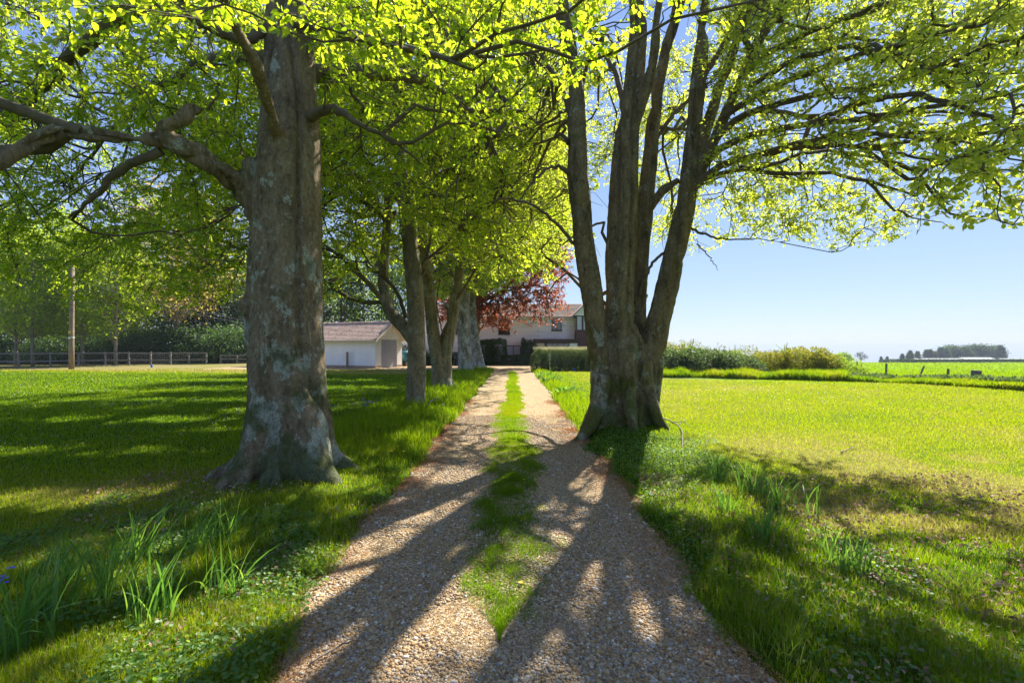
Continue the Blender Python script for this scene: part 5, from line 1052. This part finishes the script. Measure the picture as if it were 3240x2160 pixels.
tag(link('bud_scales', mesh_np('bud_scales', V, [(np.arange(n)*4)[:, None]+np.array([[0, 1, 2, 3]])]), M['husk']), 'orange-brown fallen bud scales gathered along the drive edges', 'leaf litter', None, 'stuff')
M['litter'] = leafmat('litter', [(.16, .09, .05), (.28, .17, .09), (.42, .32, .22)], [(.3, .16, .08), (.4, .26, .14)], .2, .02)
n = 14000; x = np.concatenate([rng.uniform(1.5, 5.5, n*2//3), rng.uniform(-4.5, -1.3, n//3)]); n = len(x); y = rng.uniform(1.9, 5.6, n); k = keep_off(x, y) & (noise2(x, y, 1.2, 97, 2) > .45); x, y = x[k], y[k]; n = len(x)
c_ = np.stack([x, y, gz(x, y)+.02+rng.random(n)*.035], 1); d = norm(rng.normal(0, 1, (n, 3))*[1, 1, .4]); wv = norm(np.cross(rng.normal(0, .6, (n, 3))+[0, 0, 1], d)); L_ = rng.uniform(.018, .042, (n, 1))
V = np.stack([c_, c_+d*L_*.5+wv*L_*.3+[0, 0, .008], c_+d*L_, c_+d*L_*.5-wv*L_*.3], 1).reshape(-1, 3)
tag(link('leaf_litter', mesh_np('leaf_litter', V, [(np.arange(n)*4)[:, None]+np.array([[0, 1, 2, 3]])]), M['litter']), 'dry brown fallen leaves among the grass near the camera', 'leaf litter', None, 'stuff')
# daisies on the lawns
M['petal_white'] = plain('petal_white', (.8, .8, .78), .6, .03, 5); M['petal_yellow'] = plain('petal_yellow', (.75, .55, .02), .6, .1, 5); M['petal_blue'] = plain('petal_blue', (.12, .10, .55), .6, .15, 5)
n = 1500; y = np.exp(rng.uniform(math.log(6), math.log(26), n)); x = -rng.uniform(.35, 1.25, n)*y; k = (noise2(x, y, .5, 99, 2) > .55); x, y = x[k], y[k]; x2 = rng.uniform(3, 14, 260); y2 = rng.uniform(7, 21, 260); x = np.concatenate([x, x2]); y = np.concatenate([y, y2]); n = len(x)
th = np.arange(6)/6*2*np.pi; rr = (.008*np.clip(y/10, .8, 1.5))[:, None, None]; V = np.stack([x, y, gz(x, y)+.05], 1)[:, None]+rr*np.stack([np.cos(th), np.sin(th), .25*np.sin(th)], 1)[None]
tag(link('daisies', mesh_np('daisies', V.reshape(-1, 3), [(np.arange(n)*6)[:, None]+np.arange(6)[None]]), M['petal_white']), 'tiny white daisies scattered over the lawns', 'daisies', None, 'stuff')

# ------------------------------------------------------------------ daffodil clumps, tufts, flowers, sticks (things)
def leaf_clump(name, x, y, n, h, wd, lean, seed, label, cat, mat, group=None, dirx=.25):
    rng = np.random.default_rng(seed); z = float(gz(np.array([x]), np.array([y]))[0]); t = empty(name, (x, y, z), label, cat, group)
    k = 6; s = np.linspace(0, 1, k); Vs = []
    for i in range(n):
        a = rng.uniform(0, 6.28); r = rng.uniform(0, .15); p = np.array([math.cos(a)*r, math.sin(a)*r, -.01]); hh = h*rng.uniform(.55, 1.1); la = rng.uniform(0, 6.28)
        ld = np.array([math.cos(la)+dirx, math.sin(la), 0])*lean*hh*rng.uniform(.2, 1.1); bend = rng.uniform(0, .4) if rng.random() > .2 else .9
        c = p+np.outer(s**1.7, ld)*(1+bend)+np.outer(s-.38*bend*s**3, [0, 0, hh]); wa = rng.uniform(0, 3.14); wv = np.array([math.cos(wa), math.sin(wa), 0])*wd*rng.uniform(.7, 1.2)*.5
        wdt = (np.array([.8, 1, 1, .9, .65, .08]))[:, None]; Vs.append(np.stack([c-wv*wdt, c+wv*wdt], 1).reshape(-1, 3))
    V = np.concatenate(Vs); b_ = (np.arange(n)*2*k)[:, None, None]; q_ = (b_+(np.arange(k-1)*2)[None, :, None]+np.array([0, 1, 3, 2])[None, None]).reshape(-1, 4)
    link('leaves', mesh_np('leaves', V, [q_], True), M[mat], t); return t
def gpx(px, py): Y = CH*F/(py-HY); return ((px-1620)/F*Y, Y)
dl_ = [(45, 2120, 34, .36, 'bottom-left corner clump of tall blue-green daffodil leaves'), (130, 2010, 26, .34, 'daffodil leaves with a nodding dead flower head near the left edge'), (215, 1900, 22, .32, 'daffodil leaf clump on the left bank above the corner clump'), (330, 1950, 26, .34, 'daffodil leaves in the middle of the left bank, leaning right'),
       (420, 1830, 26, .34, 'tall daffodil leaf clump in the upper left bank'), (470, 2010, 24, .32, 'dark daffodil leaf clump low in the centre of the left bank'), (600, 1790, 16, .30, 'sparse daffodil leaves below the left foot of the big beech'), (700, 1760, 20, .34, 'daffodil leaves rising in the trunk shadow of the big beech'), (700, 1930, 18, .28, 'low daffodil clump nearest the drive on the left bank'), (560, 1700, 10, .28, 'few daffodil leaves furthest back on the left bank')]
for i, (px, py, n_, h_, lab) in enumerate(dl_):
    x, y = gpx(px, py); leaf_clump('daffodil_clump', x, y, int(n_*1.7), h_*1.35, .011, .42, 200+i, lab, 'daffodil leaves', 'blade_daffodil', 'daffodil leaf clumps on the banks', .5)
dr_ = [(2270, 1545, 26, .34, 'dark daffodil leaf clump closest to the multi-stemmed tree on the right bank'), (2380, 1590, 28, .36, 'tall dark daffodil leaves, middle of the right bank row'), (2460, 1640, 26, .34, 'daffodil leaf clump at the lawn side of the right bank row'), (2290, 1650, 24, .26, 'pale arching daffodil leaves in front of the dark clumps on the right bank'),
       (2420, 1740, 26, .26, 'bright green daffodil tuft below the right bank row'), (2560, 1660, 10, .28, 'thin daffodil leaves standing alone at the right of the row'), (2690, 1850, 24, .26, 'daffodil leaf clump in the rough grass lower right'), (2640, 1790, 14, .22, 'short daffodil tuft behind the lower right clump'), (2500, 1900, 10, .16, 'small grassy tuft beside the orange litter on the right')]
for i, (px, py, n_, h_, lab) in enumerate(dr_):
    x, y = gpx(px, py); leaf_clump('daffodil_clump', x, y, int(n_*1.7), h_*1.25, .011, .35, 230+i, lab, 'daffodil leaves', 'blade_daffodil', 'daffodil leaf clumps on the banks', .2)
far_ = [(1785, 1255, 'long leaf tuft in the sunny verge right of the drive, nearer one'), (1745, 1215, 'long leaf tuft in the sunny verge right of the drive, middle one'), (1720, 1200, 'long leaf tuft in the sunny verge right of the drive, furthest one')]
for i, (px, py, lab) in enumerate(far_):
    x, y = gpx(px, py); leaf_clump('leaf_tuft', x, y, 90, .34, .03, .4, 260+i, lab, 'leaf tuft', 'blade_daffodil', 'leaf tufts in the right verge').scale = (2.6, 2.6, 1)
for i, (px, py, n_, h_, lab) in enumerate([(1690, 1970, 70, .10, 'dark grass tuft at the near end of the drive strip'), (1640, 1780, 90, .07, 'grass tuft in the middle of the drive strip'), (1640, 1640, 90, .09, 'lush grass tuft further up the drive strip'), (2560, 1960, 60, .14, 'bright grass tuft in the lower right rough grass'), (2480, 2110, 60, .16, 'grass tuft near the bottom edge right of the drive'), (3030, 1900, 70, .16, 'bright green grass tuft in the right corner grass')]):
    x, y = gpx(px, py); leaf_clump('grass_tuft', x, y, n_, h_, .005, .6, 270+i, lab, 'grass tuft', 'leaf_weed', 'grass tufts near the camera', 0)
M['twig'] = plain('twig', (.20, .165, .13), .9, .3, 12)
def flower(px, py, n_, mat, label, cat, seed, h=.14, s=.012, name='flower', spread=.1):
    rng = np.random.default_rng(seed); x, y = gpx(px, py); z = float(gz(np.array([x]), np.array([y]))[0]); 
    if abs(x-strip_mid(np.array([y]))[0]) < .4: z = .02
    t = empty(name, (x, y, z), label, cat); 
    for i in range(n_):
        b = MB(); f = MB(); p = np.array([rng.normal(0, spread), rng.normal(0, spread), 0]); e = p+np.array([rng.normal(0, .03), rng.normal(0, .03), h*rng.uniform(.7, 1.1)]); b.tube([p, (p+e)/2, e], .0025, 4, False)
        for k in range(5):
            a = k*1.257; d = np.array([math.cos(a), math.sin(a), .35])*s; w_ = np.array([-math.sin(a), math.cos(a), 0])*s*.5; f.add([e, e+d*.6+w_, e+d, e+d*.6-w_], [(0, 1, 2, 3)])
        b.build('stem', M['leaf_weed'], t); f.build('petals', M[mat], t)
flower(8, 1960, 8, 'petal_blue', 'bluebell flowers at the far left edge of the bank', 'bluebell', 1, .2, .016, 'bluebell', .04)
flower(1120, 1330, 16, 'petal_blue', 'patch of bluebells in the grass left of the slender trunk', 'bluebells', 2, .3, .05, 'bluebell', .3)
flower(1370, 1310, 6, 'petal_blue', 'few bluebells in the grass just right of the slender trunk', 'bluebells', 3, .25, .035, 'bluebell', .15)
flower(1245, 1480, 5, 'petal_yellow', 'yellow cowslips between the big beech and the drive', 'cowslip', 4, .16, .018, 'cowslip', .06)
flower(1655, 1875, 1, 'petal_yellow', 'single yellow flower on the drive strip', 'flower', 5, .07, .017, 'flower', .01)
flower(1668, 1548, 2, 'petal_yellow', 'two small yellow flowers far up the drive strip', 'flowers', 6, .08, .014, 'flower', .04)
flower(2362, 1870, 1, 'petal_yellow', 'yellow flower beside the gravel edge right of the drive', 'flower', 7, .05, .017, 'flower', .01)
def stick(pts, r, label, seed=0, name='fallen_stick', z0=.02):
    rng = np.random.default_rng(seed); Q = []
    for px, py, h in pts: x, y = gpx(px, py); Q.append((x, y, float(max(gz(np.array([x]), np.array([y]))[0], drive_z(np.array([x]), np.array([y]))[0]))+z0+h))
    Q = np.array(Q); b = MB(); Pq = polyline_resample(Q-Q[0], 14); Pq[1:-1] += rng.normal(0, r*.5, (12, 3)); b.tube(Pq, np.linspace(r, r*.35, 14), 6)
    if seed: j = 5; b.tube([Pq[j], Pq[j]+np.array([.08, .1, .01]), Pq[j]+np.array([.12, .2, .02])], [r*.5, r*.4, r*.2], 5)
    o = b.build(name, M['twig'], None, True); o.location = Q[0]; tag(o, label, 'stick')
stick([(980, 2132, 0), (1060, 2085, .01), (1150, 2035, 0)], .006, 'thin dark stick lying at the left edge of the drive near the camera', 1)
stick([(2092, 1340, .02), (2118, 1362, .05), (2150, 1372, .02), (2162, 1410, .05), (2155, 1455, .01)], .016, 'gnarled dead branch lying at the right foot of the multi-stemmed tree', 2)
stick([(2130, 1368, .03), (2160, 1364, .07), (2185, 1380, .03), (2205, 1384, .04)], .008, 'short crooked twig beside the dead branch at the right tree', 3)
stick([(420, 1575, 0), (520, 1535, .01)], .007, 'thin stick on the mossy grass left of the big beech', 4)
stick([(2660, 1450, 0), (2710, 1432, .02)], .010, 'pale fallen stick on the sunlit right lawn', 0)
stick([(2350, 1855, 0), (2400, 1910, .01)], .006, 'dark twig on the grass edge right of the gravel', 0)
stick([(1825, 1308, .02), (1868, 1325, .05)], .03, 'broken piece of wood at the left foot of the multi-stemmed tree', 0)
M['blue_plastic'] = plain('blue_plastic', (.03, .12, .45), .4, .05, 3)
for px, py, lab in ((480, 1153, 'tiny blue marker on the grass before the rail fence'), (1817, 1178, 'tiny blue marker in the grass before the grey-green hedge')):
    x, y = gpx(px, py); y = min(y, 38); x = (px-1620)/F*y; b = MB(); b.tube([(0, 0, -.02), (0, 0, .2), (0, 0, .24)], [.07, .08, .05], 10); o = b.build('blue_marker', M['blue_plastic']); o.location = (x, y, float(gz(np.array([x]), np.array([y]))[0])); tag(o, lab, 'marker')
M_h, nt, N, L, B, O = newmat('haze'); N.remove(B); pv = N.new('ShaderNodeVolumePrincipled'); pv.inputs['Color'].default_value = (.62, .70, .80, 1); pv.inputs['Density'].default_value = 4.2e-4; pv.inputs['Anisotropy'].default_value = 0.0
L.new(pv.outputs[0], O.inputs['Volume'])
b = MB(); b.box(-7900, -200, float(ZZ.min())-1.0, 7900, 9600, 26); tag(b.build('haze', M_h), kind='stuff')
